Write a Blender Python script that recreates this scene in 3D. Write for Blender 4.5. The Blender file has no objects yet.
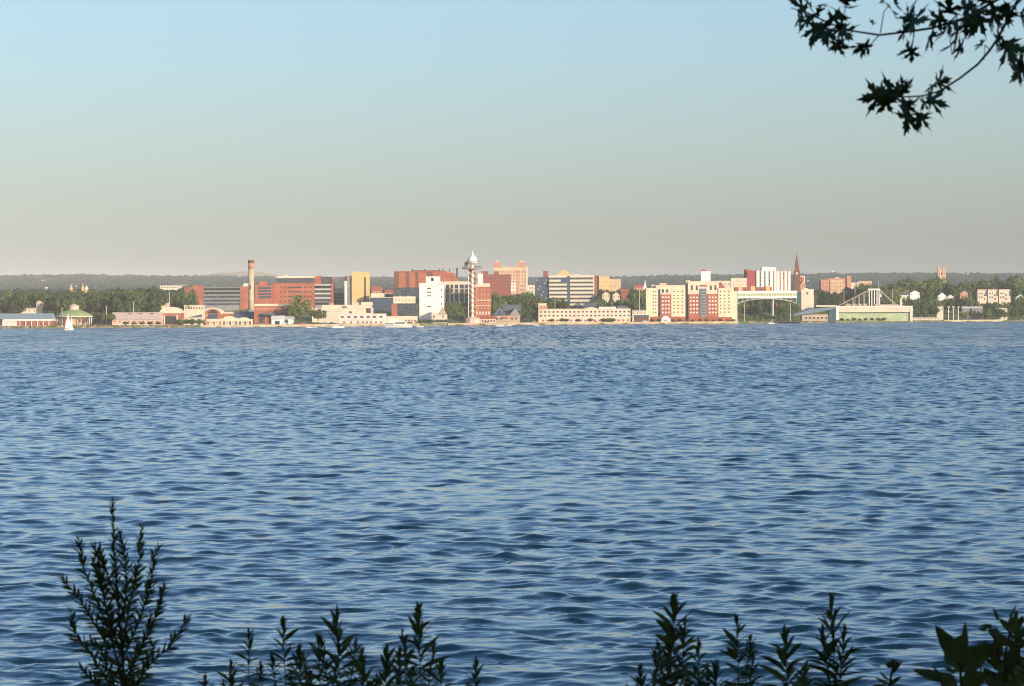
import bpy, math, random
import numpy as np
from mathutils import Vector, Matrix

# ------------------------------------------------------------------ camera
F = 3200.0; W, H = 1024, 686; CX, CY = 512.0, 343.0
CAMZ = 6.5
HZL, HZR = 319.4, 315.2                       # horizon row at left / right edge
PITCH = math.atan(((CY) - (HZL + HZR) / 2) / F)
ROLL = (HZL - HZR) / W
scene = bpy.context.scene
fwd = Vector((0, math.cos(PITCH), -math.sin(PITCH)))
up0 = Vector((0, math.sin(PITCH), math.cos(PITCH)))
rt0 = Vector((1, 0, 0))
rt = rt0 * math.cos(ROLL) - up0 * math.sin(ROLL)
up = up0 * math.cos(ROLL) + rt0 * math.sin(ROLL)
cam = bpy.data.cameras.new('camera'); camo = bpy.data.objects.new('camera', cam)
scene.collection.objects.link(camo)
m = Matrix.Identity(4)
for i in range(3):
    m[i][0] = rt[i]; m[i][1] = up[i]; m[i][2] = -fwd[i]
m[2][3] = CAMZ
camo.matrix_world = m
cam.sensor_width = 36; cam.lens = 36 * F / W
cam.clip_start = 0.2; cam.clip_end = 60000
cam.dof.use_dof = True; cam.dof.focus_distance = 2500; cam.dof.aperture_fstop = 22
scene.camera = camo

# ------------------------------------------------------------------ light
SUN_AZ = math.radians(40)       # to the right of straight behind the camera
SUN_EL = math.radians(15)
world = bpy.data.worlds.new('World'); scene.world = world
world.use_nodes = True
nt = world.node_tree
bg = nt.nodes['Background']
sky = nt.nodes.new('ShaderNodeTexSky'); sky.sky_type = 'NISHITA'; sky.sun_disc = False
sdir = Vector((math.sin(SUN_AZ) * math.cos(SUN_EL), -math.cos(SUN_AZ) * math.cos(SUN_EL), math.sin(SUN_EL)))
sky.sun_elevation = SUN_EL
sky.sun_rotation = math.atan2(sdir.x, sdir.y)
sky.altitude = 200; sky.air_density = 1.15; sky.dust_density = 2.05; sky.ozone_density = 5.2
warm = nt.nodes.new('ShaderNodeMix'); warm.data_type = 'RGBA'; warm.blend_type = 'MULTIPLY'; warm.inputs['Factor'].default_value = 1.0
warm.inputs['B'].default_value = (1.07, .985, .975, 1)      # slightly warmer air than the standard sky
nt.links.new(sky.outputs[0], warm.inputs['A']); nt.links.new(warm.outputs['Result'], bg.inputs[0]); bg.inputs[1].default_value = 0.15
sl = bpy.data.lights.new('sun', 'SUN'); sl.energy = 3.8; sl.angle = math.radians(0.5); sl.color = (1.0, 0.81, 0.60)
so = bpy.data.objects.new('sun', sl); scene.collection.objects.link(so)
so.rotation_euler = sdir.to_track_quat('Z', 'Y').to_euler()
so.location = sdir * 100
vs = scene.view_settings
vs.view_transform = 'Standard'; vs.look = 'None'; vs.gamma = 1; vs.use_curve_mapping = False
vs.exposure = 0.46

rng = random.Random(11)
nr = np.random.default_rng(5)

scene.cycles.filter_width = 1.1

# ------------------------------------------------------------------ helpers
C = scene.collection

def at(px, py, Y):
    d = fwd + rt * ((px - CX) / F) + up * ((CY - py) / F)
    k = Y / d.y
    return Vector((d.x * k, Y, CAMZ + d.z * k))

SHORE = [(-3000, 330.5), (-700, 329.9), (0, 328.6), (130, 328.0), (240, 327.2), (370, 326.3), (500, 325.0), (640, 324.2), (800, 323.1), (900, 322.3), (1024, 321.4), (1600, 318.6), (4000, 306)]
def Ys(px):
    hz = HZL + (HZR - HZL) * px / W
    py = float(np.interp(px, [a for a, b in SHORE], [b for a, b in SHORE]))
    if px > 1024: return Ys(1024) + (px - 1024) * 0.9
    if px < 0: return Ys(0) + px * 0.15
    return CAMZ * F / (py - hz)

RIDGE = [(-3000, 276), (0, 276.2), (50, 275.6), (85, 275.0), (140, 276), (250, 277.2), (370, 278), (480, 278), (610, 277.5), (660, 275.8), (740, 275.2), (850, 273.6), (920, 273.2), (1024, 274), (3000, 275)]
PROF_T = [-3000, -120, -6, 0, 3, 20, 110, 150, 230, 420, 900, 1500, 3000]
PROF_Z = [-12, -5, -1.2, 0.0, 1.3, 1.8, 2.4, 5, 12, 15, 20, 26, 40]
def ground(px, t):
    if t <= 3000: return float(np.interp(t, PROF_T, PROF_Z))
    Y = Ys(px) + 7200
    hz = HZL + (HZR - HZL) * px / W
    R = CAMZ + (hz - float(np.interp(px, [a for a, b in RIDGE], [b for a, b in RIDGE]))) / F * Y - 11
    return float(np.interp(t, [3000, 4500, 6000, 7200, 9500], [40, 40 + (R - 40) * .3, 40 + (R - 40) * .72, R, R - 40]))
def px_of(x, Y): return CX + F * x / Y
def gz(x, Y):
    p = px_of(x, Y); return ground(p, Y - Ys(p))

def tag(o, label=None, cat=None, group=None, kind=None):
    if label: o['label'] = label
    if cat: o['category'] = cat
    if group: o['group'] = group
    if kind: o['kind'] = kind
    return o

def empty(name, loc=(0, 0, 0), rz=0):
    o = bpy.data.objects.new(name, None); C.objects.link(o)
    o.location = loc; o.rotation_euler = (0, 0, rz); o.empty_display_size = .1
    return o

# materials -----------------------------------------------------------
MATS = {}
def mat(name, col, rough=0.8, var=0.12, scale=0.25, spec=0.3, metal=0.0, rnd=0.0, detail=4, col2=None, coords='Object', stretch=(1, 1, 1)):
    if name in MATS: return MATS[name]
    M = bpy.data.materials.new(name); M.use_nodes = True; n = M.node_tree; L = n.links
    b = n.nodes['Principled BSDF']
    b.inputs['Roughness'].default_value = rough
    b.inputs['Specular IOR Level'].default_value = spec
    b.inputs['Metallic'].default_value = metal
    tc = n.nodes.new('ShaderNodeTexCoord')
    mp = n.nodes.new('ShaderNodeMapping'); mp.inputs['Scale'].default_value = stretch
    L.new(tc.outputs[coords], mp.inputs[0])
    ns = n.nodes.new('ShaderNodeTexNoise'); ns.inputs['Scale'].default_value = scale; ns.inputs['Detail'].default_value = detail; ns.inputs['Roughness'].default_value = .6
    L.new(mp.outputs[0], ns.inputs[0])
    rp = n.nodes.new('ShaderNodeValToRGB')
    c2 = col2 if col2 else tuple(min(1, c * (1 + var)) for c in col)
    c1 = tuple(c * (1 - var) for c in col) if not col2 else col
    rp.color_ramp.elements[0].position = .33; rp.color_ramp.elements[1].position = .67
    rp.color_ramp.elements[0].color = (*c1, 1); rp.color_ramp.elements[1].color = (*c2, 1)
    L.new(ns.outputs[0], rp.inputs[0])
    out = rp.outputs[0]
    if rnd:
        oi = n.nodes.new('ShaderNodeObjectInfo')
        hs = n.nodes.new('ShaderNodeHueSaturation')
        mr = n.nodes.new('ShaderNodeMapRange'); mr.inputs[3].default_value = 1 - rnd; mr.inputs[4].default_value = 1 + rnd
        mh = n.nodes.new('ShaderNodeMapRange'); mh.inputs[3].default_value = .475; mh.inputs[4].default_value = .515
        ml = n.nodes.new('ShaderNodeMath'); ml.operation = 'FRACT'
        mm = n.nodes.new('ShaderNodeMath'); mm.operation = 'MULTIPLY'; mm.inputs[1].default_value = 7.31
        L.new(oi.outputs['Random'], mr.inputs[0]); L.new(oi.outputs['Random'], mm.inputs[0]); L.new(mm.outputs[0], ml.inputs[0]); L.new(ml.outputs[0], mh.inputs[0])
        L.new(mr.outputs[0], hs.inputs['Value']); L.new(mh.outputs[0], hs.inputs['Hue']); L.new(out, hs.inputs['Color'])
        out = hs.outputs[0]
    L.new(out, b.inputs['Base Color'])
    MATS[name] = M
    return M

BR = mat('orange_brick', (.36, .125, .075), .85, .22, .15)
BR2 = mat('red_brick', (.33, .10, .065), .85, .22, .15)
BRB = mat('brown_brick', (.26, .09, .07), .85, .15, .3)
BRP = mat('pink_brick', (.48, .25, .17), .85, .12, .3)
MAR = mat('maroon_brick', (.33, .07, .07), .85, .12, .3)
CRM = mat('cream_concrete', (.62, .55, .42), .85, .12, .12)
CR2 = mat('pale_yellow_stucco', (.66, .60, .40), .85, .10, .12)
WHT = mat('white_paint', (.74, .72, .67), .6, .08, .12)
OFF = mat('off_white_panel', (.60, .57, .51), .7, .12, .12)
SAND = mat('sand_stone', (.64, .45, .20), .85, .10, .10)
PEA = mat('peach_stone', (.56, .40, .26), .85, .14, .12)
TAN = mat('tan_concrete', (.42, .33, .25), .85, .1, .2)
GRY = mat('grey_concrete', (.24, .24, .24), .8, .12, .3)
DGR = mat('dark_grey_metal', (.07, .075, .085), .6, .15, .3)
GLS = mat('dark_glass', (.018, .024, .034), .18, .3, .4, .5, rnd=.6, col2=(.085, .09, .10))
BGL = mat('blue_glass', (.05, .085, .13), .2, .3, .4, .5)
GGL = mat('green_glass', (.36, .44, .24), .3, .2, .3, .5)
TGL = mat('teal_glass', (.035, .095, .095), .25, .2, .3, .5)
BRF = mat('blue_roof_metal', (.26, .33, .34), .5, .1, .3)
GRF = mat('green_roof_shingle', (.26, .33, .14), .8, .15, .5)
SRF = mat('slate_roof', (.10, .115, .14), .8, .15, .5)
RRF = mat('red_roof_tile', (.42, .12, .07), .8, .15, .5)
PRF = mat('pale_pink_roof', (.62, .46, .38), .8, .12, .4)
BRN = mat('brown_stone', (.16, .075, .05), .85, .15, .5)
RED = mat('red_paint', (.48, .09, .07), .5, .06, .5)
BLK = mat('black_hull', (.02, .02, .022), .5, .1, .5)
TRK = mat('bark', (.09, .065, .045), .9, .3, 3)
LF1 = mat('tree_leaves', (.066, .108, .024), .75, .25, .35, .15, rnd=.4, col2=(.155, .185, .046))
LFD = mat('dark_tree_leaves', (.036, .070, .022), .75, .25, .35, .15, rnd=.35, col2=(.085, .120, .034))
FOR = mat('forest_leaves', (.010, .034, .024), .9, .3, .006, .1, coords='Object', col2=(.026, .058, .036))
ROCK = mat('shore_rock', (.30, .25, .18), .9, .4, .35)
SAIL = mat('sail_cloth', (.80, .79, .76), .7, .03, .3)

def mesh_obj(name, verts, faces, m, parent=None, smooth=False):
    me = bpy.data.meshes.new(name)
    me.from_pydata([tuple(v) for v in verts], [], [tuple(f) for f in faces])
    me.materials.append(m)
    if smooth: me.polygons.foreach_set('use_smooth', [True] * len(me.polygons))
    me.update()
    o = bpy.data.objects.new(name, me); C.objects.link(o)
    if parent: o.parent = parent
    return o

def np_mesh(name, V, Q, m, parent=None, smooth=False):
    """V (n,3), Q (k,3|4) index arrays"""
    me = bpy.data.meshes.new(name)
    V = np.ascontiguousarray(V, dtype=np.float32); Q = np.ascontiguousarray(Q, dtype=np.int32)
    k = Q.shape[1]
    me.vertices.add(len(V)); me.vertices.foreach_set('co', V.ravel())
    me.loops.add(Q.size); me.loops.foreach_set('vertex_index', Q.ravel())
    me.polygons.add(len(Q)); me.polygons.foreach_set('loop_start', np.arange(len(Q), dtype=np.int32) * k)
    me.materials.append(m)
    me.update(calc_edges=True)
    if smooth: me.polygons.foreach_set('use_smooth', np.ones(len(Q), dtype=bool))
    o = bpy.data.objects.new(name, me); C.objects.link(o)
    if parent: o.parent = parent
    return o

class MB:
    def __init__(s): s.v = []; s.f = []
    def add(s, vs, fs):
        n = len(s.v); s.v += [tuple(v) for v in vs]; s.f += [tuple(n + i for i in f) for f in fs]; return s
    def box(s, x0, x1, y0, y1, z0, z1):
        return s.add([(x0, y0, z0), (x1, y0, z0), (x1, y1, z0), (x0, y1, z0), (x0, y0, z1), (x1, y0, z1), (x1, y1, z1), (x0, y1, z1)],
                     [(0, 3, 2, 1), (4, 5, 6, 7), (0, 1, 5, 4), (1, 2, 6, 5), (2, 3, 7, 6), (3, 0, 4, 7)])
    def prism(s, pts, y0, y1):
        """pts: (x,z) polygon counter-clockwise seen from -Y"""
        n = len(pts)
        vs = [(x, y0, z) for x, z in pts] + [(x, y1, z) for x, z in pts]
        fs = [tuple(range(n)), tuple(range(2 * n - 1, n - 1, -1))] + [(i, i + n, (i + 1) % n + n, (i + 1) % n) for i in range(n)]
        return s.add(vs, fs)
    def lathe(s, cx, cy, prof, n=16, a0=0.0):
        """prof: (r,z) from bottom to top"""
        vs = []; fs = []
        for r, z in prof:
            for i in range(n):
                a = a0 + 2 * math.pi * i / n
                vs.append((cx + r * math.cos(a), cy + r * math.sin(a), z))
        for j in range(len(prof) - 1):
            for i in range(n):
                k = (i + 1) % n
                fs.append((j * n + i, j * n + k, (j + 1) * n + k, (j + 1) * n + i))
        fs.append(tuple(range(n - 1, -1, -1))); fs.append(tuple((len(prof) - 1) * n + i for i in range(n)))
        return s.add(vs, fs)
    def tube(s, pts, rad, n=5):
        pts = [Vector(p) for p in pts]; k = len(pts); vs = []; fs = []
        if not isinstance(rad, (list, tuple)): rad = [rad] * k
        for i, p in enumerate(pts):
            d = (pts[min(i + 1, k - 1)] - pts[max(i - 1, 0)]).normalized()
            a = d.cross(Vector((0.13, 1, 0.2))).normalized()
            b = d.cross(a)
            for j in range(n):
                t = 2 * math.pi * j / n
                vs.append(p + (a * math.cos(t) + b * math.sin(t)) * rad[i])
        for i in range(k - 1):
            for j in range(n):
                q = (j + 1) % n
                fs.append((i * n + j, i * n + q, (i + 1) * n + q, (i + 1) * n + j))
        fs.append(tuple(range(n - 1, -1, -1))); fs.append(tuple((k - 1) * n + j for j in range(n)))
        return s.add(vs, fs)
    def build(s, name, m, parent=None, smooth=False): return mesh_obj(name, s.v, s.f, m, parent, smooth)

# ------------------------------------------------------------------ setting: far land
def terrain():
    pxs = np.concatenate([np.linspace(-2600, -100, 30)[:-1], np.linspace(-100, 1124, 205), np.linspace(1124, 3600, 30)[1:]])
    ts = np.concatenate([[-400, -120, -40, -14, -6, -3, -1, 0, 1, 2, 3, 5, 8, 14, 20, 30], np.linspace(40, 240, 22), np.linspace(260, 1000, 26), np.linspace(1060, 3000, 30), np.linspace(3100, 9500, 60)])
    V = []
    for t in ts:
        for p in pxs:
            Y = Ys(p) + t
            w = (math.sin(p * .31) + math.sin(p * .83 + 1) * .6) * (.9 if -15 < t < 40 else 0)
            z = ground(p, t)
            if t > 300: z += 1.5 * math.sin(p * .05 + t * .004) + 1.0 * math.sin(p * .11 - t * .007)
            V.append(((p - CX) / F * (Y + w * 3), Y + w * 3, z))
    nc = len(pxs); Q = []
    for j in range(len(ts) - 1):
        for i in range(nc - 1):
            a = j * nc + i; Q.append((a, a + 1, a + nc + 1, a + nc))
    g = mat('city_ground', (.085, .13, .028), .95, .3, .03, .1, detail=8, col2=(.21, .21, .065))
    o = np_mesh('terrain', np.array(V), np.array(Q), g, None, True)
    return tag(o, kind='structure')
terrain()

# smooth bare mound on the skyline
def mound():
    Y0 = Ys(236) + 8900
    V = []; Q = []
    xs = np.linspace(-1, 1, 50); n = 50
    for a in xs:
        for b in xs:
            r = min(1, math.hypot(a, b))
            hgt = (1 - r * r) ** 1.3 * (1 + .08 * math.sin(a * 9))
            c = at(244, 271.8, Y0)
            base = at(244, 280.5, Y0).z
            x = c.x + a * 64 / F * Y0 + (6 / F * Y0 if a < 0 else 0) * 0
            V.append((x, Y0 + b * 500, base + (c.z - base) * hgt))
    for j in range(n - 1):
        for i in range(n - 1):
            k = j * n + i; Q.append((k, k + n, k + n + 1, k + 1))
    g = mat('mound_grass', (.34, .27, .15), .95, .2, .01, .1)
    tag(np_mesh('hill', np.array(V), np.array(Q), g, None, True), kind='structure')
mound()

# ------------------------------------------------------------------ water
def water():
    # rows
    ys = [6.0]
    while ys[-1] < 4600:
        y = ys[-1]
        if y < 50: d = .16
        elif y < 330: d = min(.21, max(.06, y * y / (CAMZ * F) * .34))
        elif y < 650: d = .21 + (y - 330) / 320 * .20
        else: d = .41 + (y - 650) * .02
        ys.append(y + d)
    ys = np.array(ys)
    half = .21
    core = np.linspace(-half, half, 760)
    side = []; a = half; st = core[1] - core[0]
    while a < 6.0: st *= 1.16; a += st; side.append(a)
    side = np.array(side)
    us = np.concatenate([-side[::-1], core, side])
    Yg, U = np.meshgrid(ys, us, indexing='ij')
    X = (U * Yg).astype(np.float32); Yg = Yg.astype(np.float32)
    dy = np.gradient(ys)[:, None]; dx = np.gradient(us)[None, :] * ys[:, None]
    Z = np.zeros_like(X); DX = np.zeros_like(X); DY = np.zeros_like(X)
    r = np.random.default_rng(21)
    N = 110
    lam = np.exp(np.linspace(math.log(.26), math.log(9), N)) * r.uniform(.95, 1.05, N)
    comps = []
    for l in lam:
        th = r.normal(0, .78) + .12                # crests roughly across the view
        k = 2 * math.pi / l
        # slope spectrum, strongest round 1.5-4 m waves
        s = .0132 * math.exp(-((math.log(l / 1.08)) / .78) ** 2 / 2) + .0030
        if l > 4: s *= .45
        comps.append((l, k, th, s / k * math.sqrt(2), r.uniform(0, 2 * math.pi)))
    # gust patches
    def patch(sx, sy, seed):
        q = np.random.default_rng(seed); G = np.zeros_like(X)
        for _ in range(7):
            G += np.sin(X * q.uniform(.4, 1.6) / sx * 6.28 * q.choice([-1, 1]) + Yg * q.uniform(.4, 1.6) / sy * 6.28 + q.uniform(0, 6.28))
        return G / 7 ** .5
    G1 = np.clip(1 + .09 * patch(24, 50, 3), .35, 1.8).astype(np.float32)
    G2 = np.clip(1 + .42 * patch(3.5, 4.5, 4), .25, 2.2).astype(np.float32)
    for l, k, th, a, ph in comps:
        att = np.clip(2.0 - 5.0 * dy / l, 0, 1) * np.clip(2.0 - 5.0 * dx / l, 0, 1)
        rows = np.where(att.max(axis=1) > 0)[0]
        if not len(rows): continue
        s = slice(rows[0], rows[-1] + 1)
        kx, ky = math.sin(th) * k, -math.cos(th) * k
        P = (X[s] * np.float32(kx) + Yg[s] * np.float32(ky) + np.float32(ph))
        A = (a * att[s]).astype(np.float32) * (G1[s] if l > 5 else G1[s] * G2[s])
        Z[s] += A * (np.sin(P) - np.float32(.30) * np.sin(2 * P))
        cs = np.cos(P) * A * 1.15
        DX[s] += cs * math.sin(th); DY[s] += -cs * math.cos(th)
    V = np.stack([X + DX, Yg + DY, Z], axis=-1).reshape(-1, 3)
    nr_, nc_ = X.shape
    I = np.arange(nr_ * nc_).reshape(nr_, nc_)
    Q = np.stack([I[:-1, :-1], I[:-1, 1:], I[1:, 1:], I[1:, :-1]], axis=-1).reshape(-1, 4)
    M = bpy.data.materials.new('lake_water'); M.use_nodes = True; n = M.node_tree; L = n.links
    b = n.nodes['Principled BSDF']
    b.inputs['Base Color'].default_value = (.003, .022, .035, 1)
    b.inputs['IOR'].default_value = 1.34
    geo = n.nodes.new('ShaderNodeNewGeometry')
    sep = n.nodes.new('ShaderNodeSeparateXYZ'); L.new(geo.outputs['Position'], sep.inputs[0])
    def nz(scale, stretch, detail):
        mp = n.nodes.new('ShaderNodeMapping'); mp.inputs['Scale'].default_value = stretch
        L.new(geo.outputs['Position'], mp.inputs[0])
        t = n.nodes.new('ShaderNodeTexNoise'); t.inputs['Scale'].default_value = scale; t.inputs['Detail'].default_value = detail
        t.inputs['Roughness'].default_value = .6
        L.new(mp.outputs[0], t.inputs[0])
        sb = n.nodes.new('ShaderNodeVectorMath'); sb.operation = 'SUBTRACT'; sb.inputs[1].default_value = (.5, .5, .5)
        L.new(t.outputs['Color'], sb.inputs[0]); return sb.outputs[0]
    def mr(y0, y1, a, c):
        q = n.nodes.new('ShaderNodeMapRange'); q.inputs[1].default_value = y0; q.inputs[2].default_value = y1
        q.inputs[3].default_value = a; q.inputs[4].default_value = c; L.new(sep.outputs['Y'], q.inputs[0]); return q.outputs[0]
    def scl(v, s):
        q = n.nodes.new('ShaderNodeVectorMath'); q.operation = 'SCALE'; L.new(v, q.inputs[0]); L.new(s, q.inputs['Scale']); return q.outputs[0]
    def add(a, c):
        q = n.nodes.new('ShaderNodeVectorMath'); q.operation = 'ADD'; L.new(a, q.inputs[0]); L.new(c, q.inputs[1]); return q.outputs[0]
    fine = scl(nz(5.0, (.7, 1.2, 1), 3), mr(50, 300, .045, .26))
    mid = scl(nz(.8, (.6, 1.2, 1), 3), mr(150, 900, .0, .75))
    g1 = scl(nz(1.0, (1.0, .07, 1), 2), mr(180, 600, .0, .95))
    g2 = scl(nz(.5, (1.0, .04, 1), 2), mr(350, 1000, .0, .95))
    g3 = scl(nz(.22, (1.0, .03, 1), 2), mr(700, 1800, .0, .9))
    tl = n.nodes.new('ShaderNodeCombineXYZ'); L.new(mr(150, 1000, 0.0, -.085), tl.inputs[1])
    tot = add(add(add(add(fine, mid), add(g1, g2)), g3), tl.outputs[0])
    ml = n.nodes.new('ShaderNodeVectorMath'); ml.operation = 'MULTIPLY'; ml.inputs[1].default_value = (1, 1, 0); L.new(tot, ml.inputs[0])
    sm = add(geo.outputs['Normal'], ml.outputs[0])
    nm = n.nodes.new('ShaderNodeVectorMath'); nm.operation = 'NORMALIZE'; L.new(sm, nm.inputs[0])
    L.new(nm.outputs[0], b.inputs['Normal'])
    L.new(mr(60, 1200, .05, .16), b.inputs['Roughness'])
    o = np_mesh('water', V, Q, M, None, True)
    tag(o, kind='structure')
    print('water verts', len(V))
water()

# ------------------------------------------------------------------ thing builder for the far shore
class T:
    def __init__(s, name, label, cat, px0, px1, t, depth=16, group=None):
        s.c = (px0 + px1) / 2; s.px0 = px0; s.px1 = px1
        s.Y = Ys(s.c) + t; s.t = t; s.depth = depth
        x = at(s.c, 310, s.Y).x
        s.g = ground(s.c, t)
        s.root = empty(name, (x, s.Y, s.g)); tag(s.root, label, cat, group)
        s.s = s.Y / F
    def X(s, px): return (px - s.c) * s.s
    def Z(s, py): return at(s.c, py, s.Y).z - s.g
    def box(s, part, m, x0, x1, pt, pb=None, y0=0, y1=None, parent=None, label=None):
        z0 = -1.0 if pb is None else s.Z(pb)
        o = MB().box(s.X(x0), s.X(x1), y0, s.depth if y1 is None else y1, z0, s.Z(pt)).build(part, m, parent or s.root)
        if label: o['label'] = label
        return o
    def wall(s, m, x0, x1, pt, pb=None, y0=0, y1=None, cap=None, part='wall', label=None):
        """wall block with a slightly proud parapet/roof slab"""
        w = s.box(part, m, x0, x1, pt, pb, y0, y1, label=label)
        y1 = s.depth if y1 is None else y1
        z = s.Z(pt)
        MB().box(s.X(x0) - .2, s.X(x1) + .2, y0 - .22, y1 + .2, z - .02, z + .45).build('roof', cap or m, s.root)
        return w
    def wins(s, xs, ys, w=1.1, h=1.3, m=None, y0=0, part='window', recess=None):
        m = m or GLS
        base = None
        for py in ys:
            for px in xs:
                if base is None:
                    hw, hh = w * s.s / 2, h * s.s / 2
                    base = MB().box(-hw, hw, -.05, .25, -hh, hh).build(part, m, s.root); o = base
                else:
                    o = base.copy(); C.objects.link(o); o.parent = s.root
                o.location = (s.X(px), y0 - .08, s.Z(py))
        return base
    def bands(s, ys, x0, x1, h=1.2, m=None, y0=0, part='window_band'):
        for py in ys:
            s.box(part, m or GLS, x0, x1, py - h / 2, py + h / 2, y0 - .13, y0 + .3)
    def gable(s, part, m, x0, x1, peak, eave, y0=0, y1=None, axis='y', parent=None):
        y1 = s.depth if y1 is None else y1
        X0, X1, zp, ze = s.X(x0), s.X(x1), s.Z(peak), s.Z(eave)
        if axis == 'y':
            return MB().prism([(X0, ze), (X1, ze), ((X0 + X1) / 2, zp)], y0, y1).build(part, m, parent or s.root)
        ym = (y0 + y1) / 2
        b = MB().add([(X0, y0, ze), (X1, y0, ze), (X1, y1, ze), (X0, y1, ze), (X0, ym, zp), (X1, ym, zp)],
                     [(0, 3, 2, 1), (0, 1, 5, 4), (2, 3, 4, 5), (1, 2, 5), (3, 0, 4)])
        return b.build(part, m, parent or s.root)
    def hip(s, part, m, x0, x1, peak, eave, k=.3, y0=0, y1=None):
        y1 = s.depth if y1 is None else y1
        X0, X1, zp, ze = s.X(x0), s.X(x1), s.Z(peak), s.Z(eave)
        a0, a1 = X0 + (X1 - X0) * k, X1 - (X1 - X0) * k; b0, b1 = y0 + (y1 - y0) * k, y1 - (y1 - y0) * k
        return MB().add([(X0, y0, ze), (X1, y0, ze), (X1, y1, ze), (X0, y1, ze), (a0, b0, zp), (a1, b0, zp), (a1, b1, zp), (a0, b1, zp)],
                        [(0, 3, 2, 1), (4, 5, 6, 7), (0, 1, 5, 4), (1, 2, 6, 5), (2, 3, 7, 6), (3, 0, 4, 7)]).build(part, m, s.root)
    def arch(s, part, m, x0, x1, crown, spring, y0=0, y1=None, n=14):
        """half-ellipse solid"""
        y1 = s.depth if y1 is None else y1
        cx = (s.X(x0) + s.X(x1)) / 2; a = (s.X(x1) - s.X(x0)) / 2; z0 = s.Z(spring); b = s.Z(crown) - z0
        pts = [(cx + a * math.cos(i * math.pi / n), z0 + b * math.sin(i * math.pi / n)) for i in range(n + 1)]
        return MB().prism(pts, y0, y1).build(part, m, s.root)
    def cyl(s, part, m, px, r, pt, pb, y, n=14, r2=None):
        z0 = -1.0 if pb is None else s.Z(pb)
        return MB().lathe(s.X(px), y, [(r * s.s, z0), ((r2 or r) * s.s, s.Z(pt))], n).build(part, m, s.root, n > 8)

def fr(a, b, n): return [a + (b - a) * i / (n - 1) for i in range(n)]

# ---- left waterfront
b = T('pavilion', 'long low pavilion with blue metal roof and orange wall at far left shore', 'pavilion', 0, 51, 26, 18)
b.box('wall', BR, 17, 51, 320.6, 325.6); b.box('wall', OFF, 2, 17, 319, 325.8); b.box('wall', GLS, -12, 2, 318, 325.6, .4)
b.box('fascia', WHT, 3, 51.6, 318.9, 320.8, -.8, 18.5)
b.gable('roof', BRF, -14, 52, 313.4, 319.0, -1.2, 19, 'x'); b.wins(fr(20, 49, 8), [323.6], 1.6, 1.6, GLS)
for p in fr(20, 49, 6): b.box('column', WHT, p - .35, p + .35, 320.8, None, -.9, -.4)

b = T('round_pavilion', 'round waterfront pavilion with wide green domed roof and pink cupola', 'pavilion', 51.5, 91, 55, 4)
r_ = 19.2 * b.s
zc = [b.Z(317.2), b.Z(315.9), b.Z(313.2), b.Z(311), b.Z(309.4)]
MB().lathe(0, 14, [(r_, zc[0]), (r_ * .98, zc[1])], 28).build('eave_band', CRM, b.root, True)
MB().lathe(0, 14, [(r_ * .98, zc[1]), (r_ * .80, zc[2]), (r_ * .5, zc[3]), (r_ * .25, zc[4])], 28).build('roof', GRF, b.root)
MB().lathe(0, 14, [(r_ * .27, zc[4] - .6), (r_ * .27, b.Z(306.0)), (r_ * .31, b.Z(305.9)), (r_ * .10, b.Z(304.2))], 16).build('cupola', PRF, b.root)
MB().lathe(0, 14, [(.35, b.Z(304.6)), (.14, b.Z(299))], 8).build('finial', GRF, b.root)
MB().lathe(0, 14, [(r_ * .72, -1), (r_ * .72, zc[0])], 20).build('wall', TAN, b.root)
for i in range(16):
    a = 2 * math.pi * i / 16
    MB().lathe(r_ * .92 * math.cos(a), 14 + r_ * .92 * math.sin(a), [(.4, -1), (.4, zc[0] + .1)], 6).build('column', BR if i % 3 else WHT, b.root)
b.wins([62, 70, 78, 84], [320.6], 3.2, 3.6, GLS, 14 - r_ * .73 + 1.4)

b = T('dock_shed', 'long low shed with pale pink pitched roof beside the trees at left shore', 'shed', 111, 160, 40, 22)
b.box('wall', PRF, 112, 160, 319.4); b.gable('roof', PRF, 110.5, 160.5, 312.3, 319.8, -.8, 22.6, 'x')
for p in (127, 138, 149): b.box('skylight', DGR, p, p + 3.2, 313.3, 314.1, 7.5, 9)
b.wins(fr(115, 157, 10), [321.6], 1.6, 1.3, BR2)

b = T('boathouse', 'orange boathouse with rounded cream gable and large dark opening', 'boathouse', 160, 181, 30, 20)
b.box('wall', BR, 160, 181, 313); b.arch('roof', CRM, 159.4, 181.6, 306.8, 313.2, -.8, 20.4)
b.box('trim', CRM, 160, 181, 311.6, 313.4, -.9, 0); b.box('door', GLS, 165, 176.5, 316, 323.8, -.25, .2)
b.box('door_frame', CRM, 163.8, 165, 315, 324.4, -.3, .1); b.box('door_frame', CRM, 176.5, 177.7, 315, 324.4, -.3, .1)
b.box('pier', BR2, 160.1, 161.8, 313.4, 324.4, -.5, .1)
b = T('shed', 'low wing with long sloping slate roof right of the boathouse', 'shed', 181.5, 203, 34, 14)
b.box('wall', OFF, 181.8, 203, 318); b.box('door', DGR, 190.5, 194, 319, 324.5, -.2, .2); b.box('door', DGR, 197.5, 200, 319, 324.5, -.2, .2)
MB().prism([(b.X(181.6), b.Z(318.2)), (b.X(203.4), b.Z(318.2)), (b.X(203.4), b.Z(312.3)), (b.X(199), b.Z(312.3))], -.6, 14.4).build('roof', CRM, b.root)
MB().prism([(b.X(187), b.Z(317.4)), (b.X(202), b.Z(317.4)), (b.X(202), b.Z(314.2))], -.8, -.4).build('roof_panel', SRF, b.root)

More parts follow.
